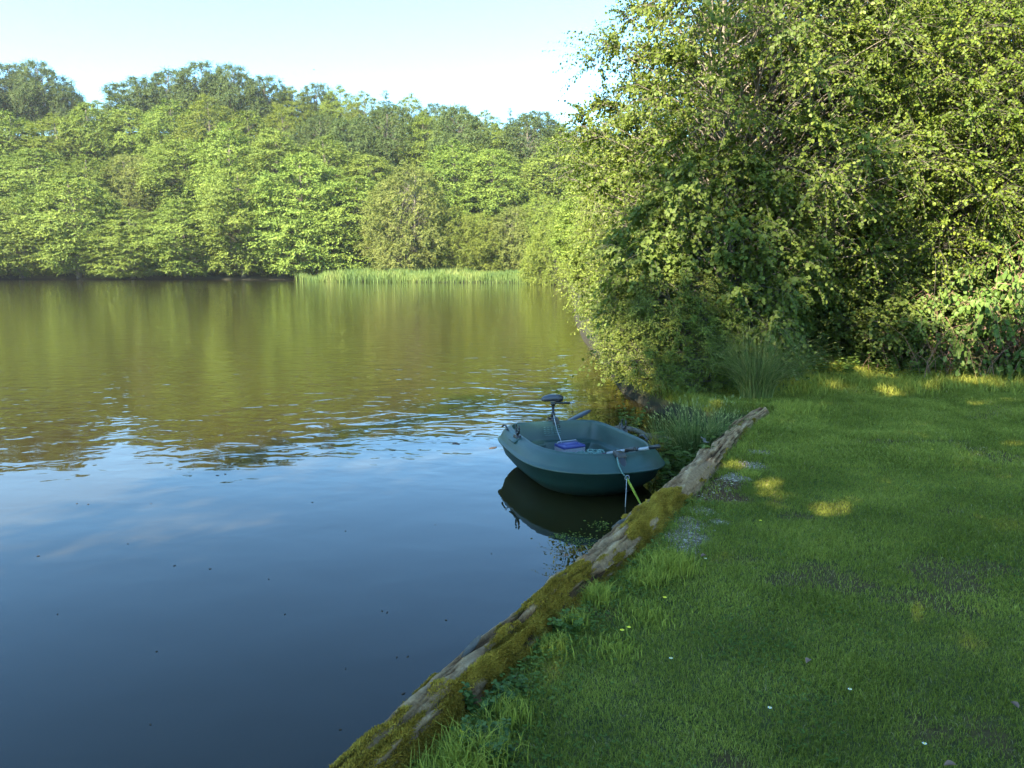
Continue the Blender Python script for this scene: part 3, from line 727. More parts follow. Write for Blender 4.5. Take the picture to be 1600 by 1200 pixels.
# ------------------------------------------------------------------ grass and low plants
def in_view(P, mx=60):
    d = P - np.array([0, 0, CAM_H]); cz = d[:, 1] * math.cos(PITCH) - d[:, 2] * math.sin(PITCH); cy = d[:, 1] * math.sin(PITCH) + d[:, 2] * math.cos(PITCH)
    px = 800 + F * d[:, 0] / cz; py = 600 - F * cy / cz
    return (cz > .2) & (px > -mx) & (px < 1600 + mx * 2) & (py < 1200 + mx * 3)

def ground_interp(x, y):
    """height on the ground sheet itself"""
    i = np.clip(np.searchsorted(xs, x) - 1, 0, nx - 2); j = np.clip(np.searchsorted(ys, y) - 1, 0, ny - 2)
    fx = (x - xs[i]) / (xs[i + 1] - xs[i]); fy = (y - ys[j]) / (ys[j + 1] - ys[j])
    def g(a): return a[j, i] * (1 - fx) * (1 - fy) + a[j, i + 1] * fx * (1 - fy) + a[j + 1, i] * (1 - fx) * fy + a[j + 1, i + 1] * fx * fy
    return g(ggz), g(gs), g(gm), g(sm), g(wm)

def scatter(n, x0, x1, y0, y1, seed, dens=None):
    r = np.random.default_rng(seed)
    y = y0 + (y1 - y0) * r.random(n); x = x0 + (x1 - x0) * r.random(n)
    z, s, g, so_, w = ground_interp(x, y)
    P = np.stack([x, y, z], -1)
    k = in_view(P) & (s > .14) & (r.random(n) > np.maximum(g * .80, so_ * .93)) 
    if dens is not None: k &= r.random(n) < dens(x, y, s, w)
    return P[k], s[k], w[k], r

def blades(P, r, length, width, lean, name=None):
    n = len(P); az = r.random(n) * 6.283; hd = np.stack([np.cos(az), np.sin(az), np.zeros(n)], -1); sd = np.stack([-np.sin(az), np.cos(az), np.zeros(n)], -1)
    tw = r.random(n) * 6.283; sd = nrm(sd * np.cos(tw)[:, None] + hd * np.sin(tw)[:, None])
    up = np.array([0, 0, 1.0]); L = length[:, None]; ln = lean[:, None]
    p1 = P + up * L * .55 + hd * L * .25 * ln
    p2 = P + up * L * (1.0 - .35 * ln) + hd * L * .9 * ln
    w = width[:, None]
    v = np.stack([P - sd * w * .5 - up * .004, P + sd * w * .5 - up * .004, p1 + sd * w * .42, p1 - sd * w * .42, p2], 1).reshape(-1, 3)
    b = (np.arange(n) * 5)[:, None]
    return v, [b + np.array([0, 1, 2, 3])[None], b + np.array([3, 2, 4])[None]]

GV, G4, G3, GR, GM = [], [], [], [], []
gn = 0
def add_blades(P, r, length, width, lean, rnd, mi=0):
    global gn
    v, (a, b_) = blades(P, r, length, width, lean)
    GV.append(v); G4.append(a + gn); G3.append(b_ + gn); gn += len(v); GR.append(np.clip(rnd, 0, 1)); GM.append(np.full(len(P), mi))

def lawn_tone(x, y):
    return .22 + .9 * (fbm2(x, y, .55, 5) - .5) + 1.0 * (fbm2(x, y, 2.3, 6) - .5)
for (y0, y1, x0, x1, n, ls, ws, seed) in ((1.6, 4.2, -1.2, 4.2, 360000, .021, .0026, 1), (4.2, 7.5, 0, 6, 340000, .026, .0036, 2), (7.5, 12, 1.5, 9, 330000, .042, .0055, 3), (12, 18, 2, 14, 260000, .07, .009, 4)):
    P, s, w, r = scatter(n, x0, x1, y0, y1, seed, lambda x, y, s, w: (1 - .72 * w) * (.45 + .9 * fbm2(x, y, 6, 8)))
    tall = 1 + 1.1 * sstep(.5, .2, s) + sstep(.50, .66, fbm2(P[:, 0], P[:, 1], 1.1, 12)) * .5 + sstep(12.5, 15.5, P[:, 1] + .12 * (P[:, 0] - 5)) * 1.8
    L = ls * (.5 + r.random(len(P))) * tall
    wdt = ws * (.7 + .6 * r.random(len(P)))
    rnd = lawn_tone(P[:, 0], P[:, 1]) + .85 * (r.random(len(P)) - .30)
    dry = r.random(len(P)) < (.035 + .07 * w)
    k = ~dry
    add_blades(P[k], r, L[k], wdt[k], .35 + .9 * r.random(k.sum()), rnd[k], 0)
    add_blades(P[dry], r, L[dry] * .9, wdt[dry], .7 + .6 * r.random(dry.sum()), r.random(dry.sum()), 1)
# longer tufts: beside the log, along the thicket
def tuft(px, py, n, L, spread, seed, z=.3):
    r = np.random.default_rng(seed); c = gp(px, py, z)
    a = r.normal(size=(n, 2)) * spread
    x, y = c[0] + a[:, 0], c[1] + a[:, 1]; zz, s, g_, so_, w = ground_interp(x, y); k = s > .12
    P = np.stack([x, y, zz], -1)[k]; m_ = len(P)
    add_blades(P, r, L * (.5 + .7 * r.random(m_)), np.full(m_, .0035 + .0006 * c[1]), .15 + .75 * r.random(m_), .35 + .6 * r.random(m_), 0)
for k, t_ in enumerate([(1045, 885, 900, .13, .09), (930, 935, 420, .14, .05), (1010, 905, 500, .10, .07), (860, 1010, 260, .10, .06), (790, 1120, 260, .11, .06), (735, 1190, 500, .15, .07), (1180, 655, 900, .10, .14), (1240, 640, 900, .13, .2), (1235, 605, 1400, .26, .3), (1390, 605, 1600, .20, .35), (1330, 598, 1400, .24, .35), (1500, 600, 1400, .20, .5), (1580, 590, 1500, .26, .5), (1170, 740, 300, .06, .05), (1270, 600, 900, .2, .25), (1450, 590, 1300, .2, .4), (1010, 960, 300, .07, .08), (960, 1010, 260, .07, .08), (890, 975, 200, .12, .04), (700, 1230, 500, .14, .07)]):
    tuft(*t_, 60 + k)
gf4, gf3 = np.concatenate(G4), np.concatenate(G3)
gr = np.concatenate(GR); gmi = np.concatenate(GM)
me = np_mesh("grass", np.concatenate(GV), [gf4, gf3], [M['grass'], M['grass_dry']], {"rnd": ('FACE', np.concatenate([gr, gr]))}, mat_index=np.concatenate([gmi, gmi]))
tag(link("grass", me), "short mown lawn grass with longer tufts by the log and thicket", "grass", kind="stuff")
del GV, G4, G3

# clover and other small broad leaves growing through the lawn
P, s, w, r = scatter(90000, -1.2, 9, 1.6, 11, 31, lambda x, y, s, w: np.clip(sstep(.50, .62, fbm2(x, y, 1.5, 33)) * .7 * sstep(10, 3, y) + .9 * sstep(.75, .25, s) * sstep(8, 3, y), 0, 1))
n = len(P); az = r.random(n) * 6.283
V_, F_, kn = [], [], 0
for k in range(3):
    a = az + k * 2.094; d = np.stack([np.cos(a), np.sin(a), .15 + .2 * r.random(n)], -1)
    h0 = .012 + .022 * r.random(n) * (1 + 1.5 * sstep(.6, .2, s))
    v, f = leaves(r, P + np.array([0, 0, 1.0]) * h0[:, None], d, np.tile([0, 0, 1.0], (n, 1)) + r.normal(size=(n, 3)) * .3, (.008 + .008 * r.random(n)) * (1 + .6 * sstep(.6, .2, s)), .45, True)
    V_.append(v); F_.append(f + kn); kn += len(v)
rn = np.tile(np.repeat(np.clip(lawn_tone(P[:, 0], P[:, 1]) + r.random(n) * .5, 0, 1), 2), 3)
tag(link("clover", np_mesh("clover", np.concatenate(V_), np.concatenate(F_), M['clover'], {"rnd": ('FACE', rn)})), "low clover and small leafy weeds spread through the lawn", "ground cover", kind="stuff")

# gravel and grit spilled at two places behind the log
r = np.random.default_rng(77); GP = []
for c, rad, wv2 in GRAVEL + [(c, rr_, 0) for c, rr_, _ in SOIL]:
    a = r.normal(size=(1900, 2)) * rad * .6; GP.append(np.stack([c[0] + a[:, 0], c[1] + a[:, 1]], -1))
GP = np.concatenate(GP); zz, s, g_, so_, w = ground_interp(GP[:, 0], GP[:, 1]); k = (s > .1) & (r.random(len(GP)) < np.maximum(g_, so_ * .12)); GP = np.stack([GP[:, 0], GP[:, 1], zz], -1)[k]
n = len(GP); sz = .004 + .010 * r.random(n) ** 2.5 + .012 * (r.random(n) < .02)
octa = np.array([[1, 0, 0], [.3, .9, 0], [-.8, .6, 0], [-.9, -.5, 0], [.2, -1, 0], [0.1, 0, .7], [0, .1, -.6]])
rv = octa[None] * (.7 + .6 * r.random((n, 7, 1))) * sz[:, None, None]; a = r.random(n) * 6.28
rot = np.stack([np.stack([np.cos(a), -np.sin(a)], -1), np.stack([np.sin(a), np.cos(a)], -1)], 1)
rv[..., :2] = np.einsum('nij,nkj->nki', rot, rv[..., :2]); rv[..., 2] *= .6; rv += GP[:, None] + np.array([0, 0, .001])
ft = np.array([[k_, (k_ + 1) % 5, 5] for k_ in range(5)] + [[(k_ + 1) % 5, k_, 6] for k_ in range(5)])
fa_ = (np.arange(n) * 7)[:, None, None] + ft[None]
m, nt, b = mat_new("stone_chips")
nt.links.new(ramp(nt, attr(nt, "rnd"), [(0, (.07, .045, .025)), (.7, (.28, .20, .125)), (1, (.55, .45, .33))]), b.inputs["Base Color"]); b.inputs["Roughness"].default_value = .8
tag(link("gravel", np_mesh("gravel", rv.reshape(-1, 3), fa_.reshape(-1, 3), m, {"rnd": ('FACE', np.repeat(r.random(n), 10))})), "blue-grey stone chips spilled on the bare ground behind the log", "gravel", kind="stuff")

# buttercups and daisies
def flower(px, py, yellow, label, h=.05, z=.3):
    c = gp(px, py, z); g = gz(c[0], c[1]); o = empty("buttercup" if yellow else "daisy", (c[0], c[1], g))
    rr_ = random.Random(int(px)); st = MB(); t = np.linspace(0, 1, 4)[:, None]
    tip = np.array([rr_.uniform(-.015, .015), rr_.uniform(-.015, .015), h])
    st.tube(tip * t, .0012, 4); st.build("stem", M['rush'], o)
    pt = MB(); nP = 5 if yellow else 9; rp = .0125 if yellow else .010
    for k in range(nP):
        a = k * 6.283 / nP; d = np.array([math.cos(a), math.sin(a), .35 if yellow else .1]); e = np.array([-math.sin(a), math.cos(a), 0]); w_ = .65 if yellow else .3
        pt.add([tip, tip + d * rp * .6 + e * rp * w_, tip + d * rp * 1.05, tip + d * rp * .6 - e * rp * w_], [[0, 1, 2, 3]])
    pt.build("petals", M['petal'] if yellow else M['white_petal'], o)
    if not yellow:
        ce = MB(); ce.tube([tip, tip + [0, 0, .003]], .004, 7); ce.build("disc", M['petal'], o)
    tag(o, label, "flower", "buttercups and daisies in the grass")
for px, py, lab in [(720, 1159, "yellow buttercup by the foot of the log at the bottom of the view"), (967, 997, "yellow buttercup in the grass beside the log, left of another"), (986, 995, "yellow buttercup in the grass beside the log, right of another"), (925, 932, "yellow buttercup in the tall tuft against the mossy log"), (1187, 820, "lone yellow buttercup in the open lawn right of the gravel patch"), (1040, 946, "yellow buttercup in the lawn below the gravel"), (1457, 706, "small yellow buttercup far out on the right of the lawn"), (1277, 656, "yellow buttercup on the far lawn near the log's end")]:
    flower(px, py, True, lab, .075 if py > 900 else .05)
for px, py, lab in [(1103, 876, "white daisy in the lawn just below the gravel"), (1323, 1081, "white daisy in the foreground lawn"), (1446, 1168, "white daisy near the bottom right of the lawn"), (1208, 1110, "white daisy in the clover, left part of the foreground lawn"), (1050, 1032, "white daisy near the log among low weeds"), (1282, 673, "white daisy on the far lawn"), (1539, 700, "white daisy at the right of the far lawn"), (1145, 757, "white daisy beside the bare soil behind the log")]:
    flower(px, py, False, lab, .035)
# fallen dead leaves on the lawn
for k, (px, py, lab) in enumerate([(1266, 1028, "curled brown leaf lying in the middle of the lawn"), (1495, 1192, "curled tan leaf at the bottom edge of the lawn"), (1592, 1105, "brown leaf at the right edge of the lawn"), (1095, 868, "grey-tan leaf by the gravel")]):
    c = gp(px, py, .32); r = np.random.default_rng(k); o = MB()
    a = r.random() * 6.28; ca_, sa_ = math.cos(a), math.sin(a)
    for s_ in (-1, 1):
        vv = np.array([[0, 0, 0], [.012, .012 * s_, .010], [.03, .015 * s_, .014], [.045, .008 * s_, .008], [.055, 0, .0]]) * 1.0
        vv = np.stack([vv[:, 0] * ca_ - vv[:, 1] * sa_, vv[:, 0] * sa_ + vv[:, 1] * ca_, vv[:, 2]], -1)
        o.add(vv, [[0, 1, 2, 3, 4]] if s_ > 0 else [[4, 3, 2, 1, 0]])
    tag(o.build("fallen_leaf", M['dead'], None, loc=(c[0], c[1], gz(c[0], c[1]) + .03)), lab, "dead leaf", "dead leaves on the lawn")

# rush clumps and leafy plants at the end of the log
def rush(name, px, py, n, H, spread, lab, seed, z=.12, fan=.5):
    r = np.random.default_rng(seed); c = gp(px, py, z); o = MB(); g = max(gz(c[0], c[1]), -.15)
    az = r.random(n) * 6.283; rad = spread * np.sqrt(r.random(n)); L = H * (.45 + .6 * r.random(n)); ln = fan * (.05 + .95 * r.random(n) ** 1.2)
    b0 = np.stack([np.cos(az) * rad, np.sin(az) * rad * .7, 0 * az], -1); od = nrm(np.stack([np.cos(az), np.sin(az), 0 * az], -1) + r.normal(size=(n, 3)) * [.5, .5, 0])
    pts = []
    for t in np.linspace(0, 1, 6):
        pts.append(b0 + od * (L * ln * t ** 1.7 * .75)[:, None] + np.array([0, 0, 1.0]) * (L * (t - .35 * ln * t ** 2.5))[:, None])
    V2, Q2, k2, R2 = [], [], 0, []
    tone = r.random(n)
    for k in range(5):
        w0 = .0035 * (1 - k / 5.2); w1 = .0035 * (1 - (k + 1) / 5.2)
        v, f = segs(pts[k], pts[k + 1], np.full(n, w0 * 1.5), np.full(n, w1 * 1.5), 3); V2.append(v); Q2.append(f + k2); k2 += len(v); R2.append(np.repeat(tone, 3))
    # small seed heads
    sel = r.random(n) < .35; hp = pts[4][sel] * .4 + pts[5][sel] * .6; hd = nrm(pts[5][sel] - pts[4][sel])
    v, f = segs(hp, hp + hd * .035, np.full(len(hp), .007), np.full(len(hp), .002), 4); V2.append(v); Q2.append(f + k2); R2.append(np.full(len(f), 1.0))
    root = empty(name, (c[0], c[1], g))
    link("stems", np_mesh("stems", np.concatenate(V2), np.concatenate(Q2), M['rush'], {"rnd": ('FACE', np.concatenate(R2))}), root)
    tag(root, lab, "rushes", "rush clumps at the end of the log")
rush("rush_clump", 1180, 640, 460, 1.3, .24, "tall rush clump standing left of the log's far end", 1, fan=1.35)
rush("rush_clump", 1226, 618, 300, 1.1, .22, "rush clump at the lawn edge before the dark hollow", 2, fan=1.3)
rush("rush_clump", 1085, 716, 420, .95, .20, "bluish rush clump rising from the water between boat and log", 3, z=0, fan=.8)
rush("rush_clump", 1040, 700, 160, .75, .16, "thin rushes leaning over the bow of the boat", 4, z=0, fan=1.1)
rush("rush_clump", 1128, 690, 220, .85, .18, "rush clump growing close behind the far part of the log", 5, z=.05, fan=.7)

def herb(name, px, py, z, H, spread, nst, lf, wid, mat, lab, seed, cat="plant", group=None):
    r = np.random.default_rng(seed); c = gp(px, py, z); g = max(gz(c[0], c[1]), -.1); root = empty(name, (c[0], c[1], g))
    st = MB(); LP_, LD_, LZ_ = [], [], []
    for k in range(nst):
        a = r.random() * 6.283; q_ = spread * math.sqrt(r.random()); L = H * (.5 + .6 * r.random())
        t = np.linspace(0, 1, 6)[:, None]; o_ = np.array([math.cos(a), math.sin(a), 0])
        p = o_ * q_ + o_ * (t ** 1.6) * L * .35 + np.array([0, 0, 1.0]) * L * t
        st.tube(p, .0028 * (1 - .6 * t[:, 0]), 4, cap=False)
        for t_ in np.linspace(.18, 1, 7):
            pp_ = np.array([np.interp(t_, t[:, 0], p[:, j_]) for j_ in range(3)]); a2 = r.random() * 3.14
            for s_ in (0, 3.14):
                LP_.append(pp_); LD_.append([math.cos(a2 + s_), math.sin(a2 + s_), .05 + .3 * r.random()]); LZ_.append(lf * (.6 + .6 * r.random()) * (1.1 - .4 * t_))
    st.build("stems", M['rush'], root)
    LP_, LD_ = np.array(LP_), np.array(LD_); n = len(LP_)
    v, f = leaves(r, LP_, LD_, np.tile([0, 0, 1.0], (n, 1)) + r.normal(size=(n, 3)) * .25, np.array(LZ_), wid, True)
    link("leaves", np_mesh("leaves", v, f, mat, {"rnd": ('FACE', np.repeat(r.random(n), 2))}), root)
    tag(root, lab, cat, group)
G_ = "leafy plants at the water's edge"
herb("nettle", 1075, 735, .05, .50, .20, 20, .11, .36, M['leaf_hazel'], "leafy green nettles between the bow of the boat and the log", 1, group=G_)
herb("nettle", 1045, 765, .0, .34, .14, 12, .09, .42, M['leaf_bramble'], "light-leaved plant hanging over the water beside the bow", 2, group=G_)
herb("nettle", 1112, 700, .1, .45, .16, 14, .10, .38, M['leaf_hazel'], "dark leafy plant in front of the rushes by the log", 3, group=G_)
herb("meadow_weed", 985, 668, -.02, .42, .12, 10, .07, .45, M['leaf_bramble'], "pale-leaved weed growing from the sunken branch behind the boat", 4, group=G_)
herb("dock", 1300, 592, .3, .40, .35, 20, .12, .4, M['leaf_hazel'], "broad-leaved weeds at the mouth of the dark hollow", 5, group="weeds along the thicket's foot")
herb("dock", 1400, 588, .35, .42, .4, 24, .10, .42, M['leaf_bramble'], "sunlit pale weeds in front of the dead stems", 6, group="weeds along the thicket's foot")
herb("dock", 1490, 588, .35, .40, .5, 30, .09, .42, M['leaf_bramble'], "low nettles before the nearer bramble", 7, group="weeds along the thicket's foot")
herb("dock", 1585, 585, .35, .42, .4, 26, .10, .42, M['leaf_bramble'], "weeds before the bramble at the right edge", 8, group="weeds along the thicket's foot")
herb("buttercup_plant", 752, 1105, .3, .11, .05, 7, .035, .45, M['leaf_bramble'], "three-lobed green leaves standing right against the foot of the log", 9, group="weeds beside the log")
herb("buttercup_plant", 760, 1175, .3, .12, .10, 16, .038, .42, M['leaf_bramble'], "bright leafy weed at the bottom of the view beside the log", 10, group="weeds beside the log")
herb("buttercup_plant", 885, 985, .3, .10, .06, 10, .045, .42, M['leaf_hazel'], "small dark weed under the overhang of mossy bark", 11, group="weeds beside the log")
herb("buttercup_plant", 800, 1085, .3, .09, .08, 10, .035, .42, M['leaf_bramble'], "low leafy weed in the shade between log and lawn", 12, group="weeds beside the log")

# far reed bed
r = np.random.default_rng(5); n = 22000
x = -33 + 41 * r.random(n); edge = np.interp(x, [-36, -28, -8, 3.5, 7.5], [122, 111, 106.5, 104.5, 99]); y = edge - 1.5 + 14 * r.random(n) ** 1.3
k = (x > -33 + 7 * r.random(n) ** 2) & (y > edge - 1.8 + 1.5 * fbm2(x, y, .6, 19)) & (r.random(n) < .35 + .9 * fbm2(x, y, .8, 14)); x, y = x[k], y[k]; n = len(x); g = ground_z(x, y)
Lr = (.45 + .95 * r.random(n)) * (.35 + 1.15 * fbm2(x, y, .45, 3)) * np.interp(x, [-33, -27, -10, 8], [.6, 1.1, 1.0, .8]) - np.minimum(g, 0) * 1.0
P = np.stack([x, y, np.maximum(g, -.5)], -1)
v, (f4, f3) = blades(P, r, Lr, .05 + .04 * r.random(n), .05 + .25 * r.random(n))
rn = np.clip(.1 + 1.3 * (fbm2(x, y, .35, 6) - .3) + .4 * (r.random(n) - .5), 0, 1)
tag(link("reeds", np_mesh("reeds", v, [f4, f3], M['reed'], {"rnd": ('FACE', np.concatenate([rn, rn]))})), "pale green reed bed along the far shore", "reeds", kind="stuff")

# ------------------------------------------------------------------ the moored boat
M['hull'] = plain("green_hull_plastic", (.017, .046, .036), .42, .5, (140, .0008), .18, 5)
nt = M['hull'].node_tree; b = nt.nodes["Principled BSDF"]; tc = nt.nodes.new("ShaderNodeTexCoord").outputs["Object"]
src = b.inputs["Base Color"].links[0].from_socket
mp = nt.nodes.new("ShaderNodeMapping"); mp.inputs["Scale"].default_value = (1, 9, 9); nt.links.new(tc, mp.inputs[0])
scuff = ramp(nt, noise(nt, 5, 8, .75, mp.outputs[0]), [(.60, (0, 0, 0)), (.72, (1, 1, 1))])
c = mixc(nt, mathn(nt, 'MULTIPLY', scuff, .35), src, (.07, .11, .105))
sp_ = nt.nodes.new("ShaderNodeSeparateXYZ"); nt.links.new(tc, sp_.inputs[0])
mr_ = nt.nodes.new("ShaderNodeMapRange"); mr_.inputs[1].default_value = .16; mr_.inputs[2].default_value = .02
nt.links.new(mathn(nt, 'ADD', sp_.outputs[2], mathn(nt, 'MULTIPLY', noise(nt, 12, 4, .6, tc), .08)), mr_.inputs[0])
c = mixc(nt, mathn(nt, 'MULTIPLY', mr_.outputs[0], .7), c, (.028, .028, .014))     # algae and scum line
nt.links.new(c, b.inputs["Base Color"])
M['black_plastic'] = plain("black_plastic", (.012, .012, .014), .4, .5)
M['grey_plastic'] = plain("grey_plastic", (.05, .05, .06), .35, .5, None, .1)
M['alloy'] = plain("aluminium_tube", (.30, .31, .33), .4, .5, None, .08)
M['blue_lid'] = plain("blue_plastic", (.035, .04, .18), .4, .5)
M['white_plastic'] = plain("off_white_plastic", (.28, .27, .29), .5, .4, None, .15, 40)
M['net'] = plain("pale_net_cord", (.13, .22, .19), .8, .2, None, .35, 60)
M['cable'] = plain("pale_cable", (.40, .42, .44), .6, .3)
M['rope'] = plain("yellow_green_webbing", (.34, .40, .05), .75, .2, None, .3, 40)
M['oar_dark'] = plain("dark_paddle", (.020, .022, .028), .45, .5)
M['wine'] = plain("dark_red_shaft", (.06, .022, .04), .5, .4)

BA, BB = 1.0, .76
BYAW = math.atan2(-.94, .34)
BOAT = (.76, 8.15, 0.0)
BROLL = R(-1.5)

def loop_pts(dx_s, dx_b, dy, z, zb, zs, n=120):
    """closed outline: dx_s / dx_b / dy inward offsets at stern, bow and sides; z at midships, zb / zs rise at bow / stern"""
    th = np.arange(n) * 2 * math.pi / n
    c, s_ = np.cos(th), np.sin(th)
    fwd = c > 0
    ex = np.where(fwd, 2.35, 7.0)
    aa = np.where(fwd, BA - dx_b, BA - dx_s)
    x = aa * np.sign(c) * np.abs(c) ** (2 / ex)
    y = np.sign(s_) * np.abs(s_) ** (2 / ex)
    bb = (BB - dy) * (1 - .07 * sstep(0, -1.1, x))
    y = y * bb
    u = x / BA
    zz = z + zb * np.clip(u, 0, 1) ** 2 + zs * np.clip(-u, 0, 1) ** 2
    return np.stack([x, y, zz], -1)
prof_ = [
 # inside floor, up the inner side with its ledge, over the lip, down the broad flank to the strake, hull below
 (.34, .62, .36, .045, .02, 0), (.30, .52, .31, .06, .03, 0), (.23, .42, .27, .21, .04, .0), (.225, .41, .262, .225, .04, .0), (.215, .40, .25, .233, .04, .0), (.175, .31, .195, .238, .04, .0), (.165, .30, .185, .25, .04, .0),
 (.14, .24, .155, .415, .04, .015), (.136, .234, .15, .438, .04, .02), (.128, .226, .142, .447, .04, .02), (.118, .216, .132, .447, .04, .02), (.112, .208, .124, .436, .04, .02), (.095, .18, .105, .430, .04, .02),
 (.070, .14, .078, .410, .04, .02), (.045, .08, .046, .372, .045, .02), (.028, .04, .024, .325, .05, .02), (.016, .018, .012, .30, .05, .02),
 (.0, .0, -.004, .291, .05, .02), (-.006, -.006, -.010, .281, .05, .02), (.0, .0, -.004, .269, .05, .02), (.022, .028, .020, .26, .05, .02),
 (.06, .11, .075, .14, .04, 0), (.10, .24, .17, .04, .05, 0), (.18, .40, .28, -.04, .05, 0), (.34, .62, .44, -.08, .03, 0)]
NB = 120
bv = np.concatenate([loop_pts(*t, n=NB) for t in prof_]); K_ = len(prof_)
i = np.arange(K_ - 1)[:, None] * NB; j = np.arange(NB)[None]
bq = np.stack([i + j, i + NB + j, i + NB + (j + 1) % NB, i + (j + 1) % NB], -1).reshape(-1, 4)[:, ::-1]
cv = np.array([[-.1, 0, .05], [0, 0, -.12]])
bt = np.array([[len(bv), k, (k + 1) % NB] for k in range(NB)] + [[len(bv) + 1, (K_ - 1) * NB + (k + 1) % NB, (K_ - 1) * NB + k] for k in range(NB)])
boat = empty("rowing_boat", BOAT, (BROLL, R(.6), BYAW))
tag(boat, "small dark green plastic rowing boat moored at the log", "boat")
hull = link("hull", np_mesh("hull", np.concatenate([bv, cv]), [bq, bt], M['hull'], smooth=True), boat)
# moulded stern lockers and thwart inside
o = MB(); o.box((-.80, -.30, .145), (.24, .34, .17), taper=.92); o.build("stern_locker", M['hull'], boat, bevel=.015)
o = MB(); o.box((-.80, .30, .145), (.24, .34, .17), taper=.92); o.build("stern_locker", M['hull'], boat, bevel=.015)
o = MB(); o.box((.46, 0, .155), (.26, .80, .19), taper=.94); o.build("bow_seat", M['hull'], boat, bevel=.02)
# non-slip floor ribs
o = MB()
for k in range(7): o.box((-.42 + .1 * k, 0, .062), (.03, .5, .012))
o.build("floor_mat", M['hull'], boat)
def rowlock(x, side):
    r_ = empty("rowlock", (0, 0, 0)); bpy.data.objects.remove(r_)
    y = side * (BB - .10) * (1 - .07 * float(sstep(0, -1.1, x))); z = .435 + .02 * (x / BA) ** 2
    o = MB(); o.box((x, y, z), (.12, .06, .035), taper=.8)
    th = np.linspace(-2.45, 2.45, 15)
    o2 = [np.array([x + .052 * math.sin(t), y, z + .085 - .055 * math.cos(t)]) for t in th]
    o.tube(o2, [.009 + .006 * (1 - abs(t) / 2.5) for t in th], 7); o.tube([[x, y, z], [x, y, z + .035]], .014, 8)
    b_ = o.build("rowlock", M['black_plastic'], boat, smooth=False, bevel=.003)
    o = MB(); o.box((x, y + side * .035, z - .035), (.17, .075, .02), M=[[1, 0, 0], [0, math.cos(.6), side * math.sin(.6)], [0, -side * math.sin(.6), math.cos(.6)]])
    p = o.build("mount", M['hull'], b_, bevel=.006)
rowlock(-.30, -1); rowlock(-.30, 1)
for sd_, xx_ in ((-1, -.74), (1, .12)):
    y_ = sd_ * (BB - .085) * (1 - .07 * float(sstep(0, -1.1, xx_))); o = MB(); t_ = np.linspace(0, 1, 7)
    o.tube([[xx_ - .09 + .18 * q_, y_, .435 + .035 * math.sin(q_ * math.pi)] for q_ in t_], .012, 6)
    o.build("grab_handle", M['black_plastic'], boat, smooth=True)
# bow chock: dark bracket dropping from the rim to the ring on the strake
o = MB()
bx_ = BA
o.box((bx_ - .165, 0, .475), (.13, .10, .05), taper=.8)
pr_ = np.array([[bx_ - .17, 0, .478], [bx_ - .13, 0, .455], [bx_ - .085, 0, .40], [bx_ - .045, 0, .345], [bx_ - .03, 0, .31]])
o.tube(pr_, [.045, .05, .042, .03, .012], 8, squash=.5)
o.build("bow_chock", M['black_plastic'], boat, smooth=False, bevel=.004)
o = MB(); th = np.linspace(0, 6.283, 17)
o.tube([[bx_ + .012 + .0 * t, .022 * math.cos(t), .285 + .022 * math.sin(t)] for t in th], .005, 6, cap=False)
o.build("mooring_ring", M['alloy'], boat, smooth=True)
o = MB(); o.tube([[bx_ - .10, -.06, .46], [bx_ - .03, -.075, .40], [bx_ + .005, -.05, .33], [bx_ + .02, -.01, .285]], .007, 6); o.build("bow_line", M['net'], boat, smooth=True)
# a fine painted plate (raised dashes) inside the transom
o = MB()
for rrow in range(5):
    x0_ = -.12
    for k in range(5 if rrow < 4 else 1):
        w_ = .032 if rrow < 4 else .20
        o.box((-BA + .178 + .012 * rrow * .6, -.02 + (.045 * k - .09 if rrow < 4 else 0), .40 - .022 * rrow), (.003, w_, .006 if rrow < 4 else .003), M=[[1, 0, .18], [0, 1, 0], [-.18, 0, 1]])
o.build("moulded_plate", M['net'], boat)

cy_, sy_ = math.cos(BYAW), math.sin(BYAW)
def bw(x, y, z):                              # boat frame to world
    return np.array([BOAT[0] + x * cy_ - y * sy_, BOAT[1] + x * sy_ + y * cy_, z])

# electric outboard clamped to the transom
mp_ = bw(-BA + .09, .06, .45)
mot = empty("electric_outboard", tuple(mp_), (0, 0, BYAW)); tag(mot, "grey electric outboard motor clamped upright on the boat's transom", "outboard motor")
o = MB(); o.box((-.01, 0, .03), (.08, .10, .05), taper=.8); o.box((.045, 0, -.03), (.02, .09, .12)); o.box((-.08, 0, -.04), (.02, .09, .14))
o.tube([[.05, .03, -.05], [.09, .03, -.05]], .008, 6); o.tube([[.09, .03, -.075], [.09, .03, -.025]], .009, 6)
o.tube([[-.02, -.03, .03], [-.02, -.08, .06]], .010, 6)
o.build("clamp", M['black_plastic'], mot, bevel=.004)
o = MB(); o.tube([[-.04, 0, .22], [-.04, 0, -.75]], .016, 10); o.build("shaft", M['black_plastic'], mot, smooth=True)
o = MB(); o.tube([[-.04, 0, .05], [-.04, 0, .10], [-.04, 0, .11]], [.028, .026, .02], 10); o.build("collar", M['black_plastic'], mot); o = MB(); o.tube([[-.04, 0, .19], [-.04, 0, .235]], [.022, .036], 10); o.build("neck", M['black_plastic'], mot, smooth=False)
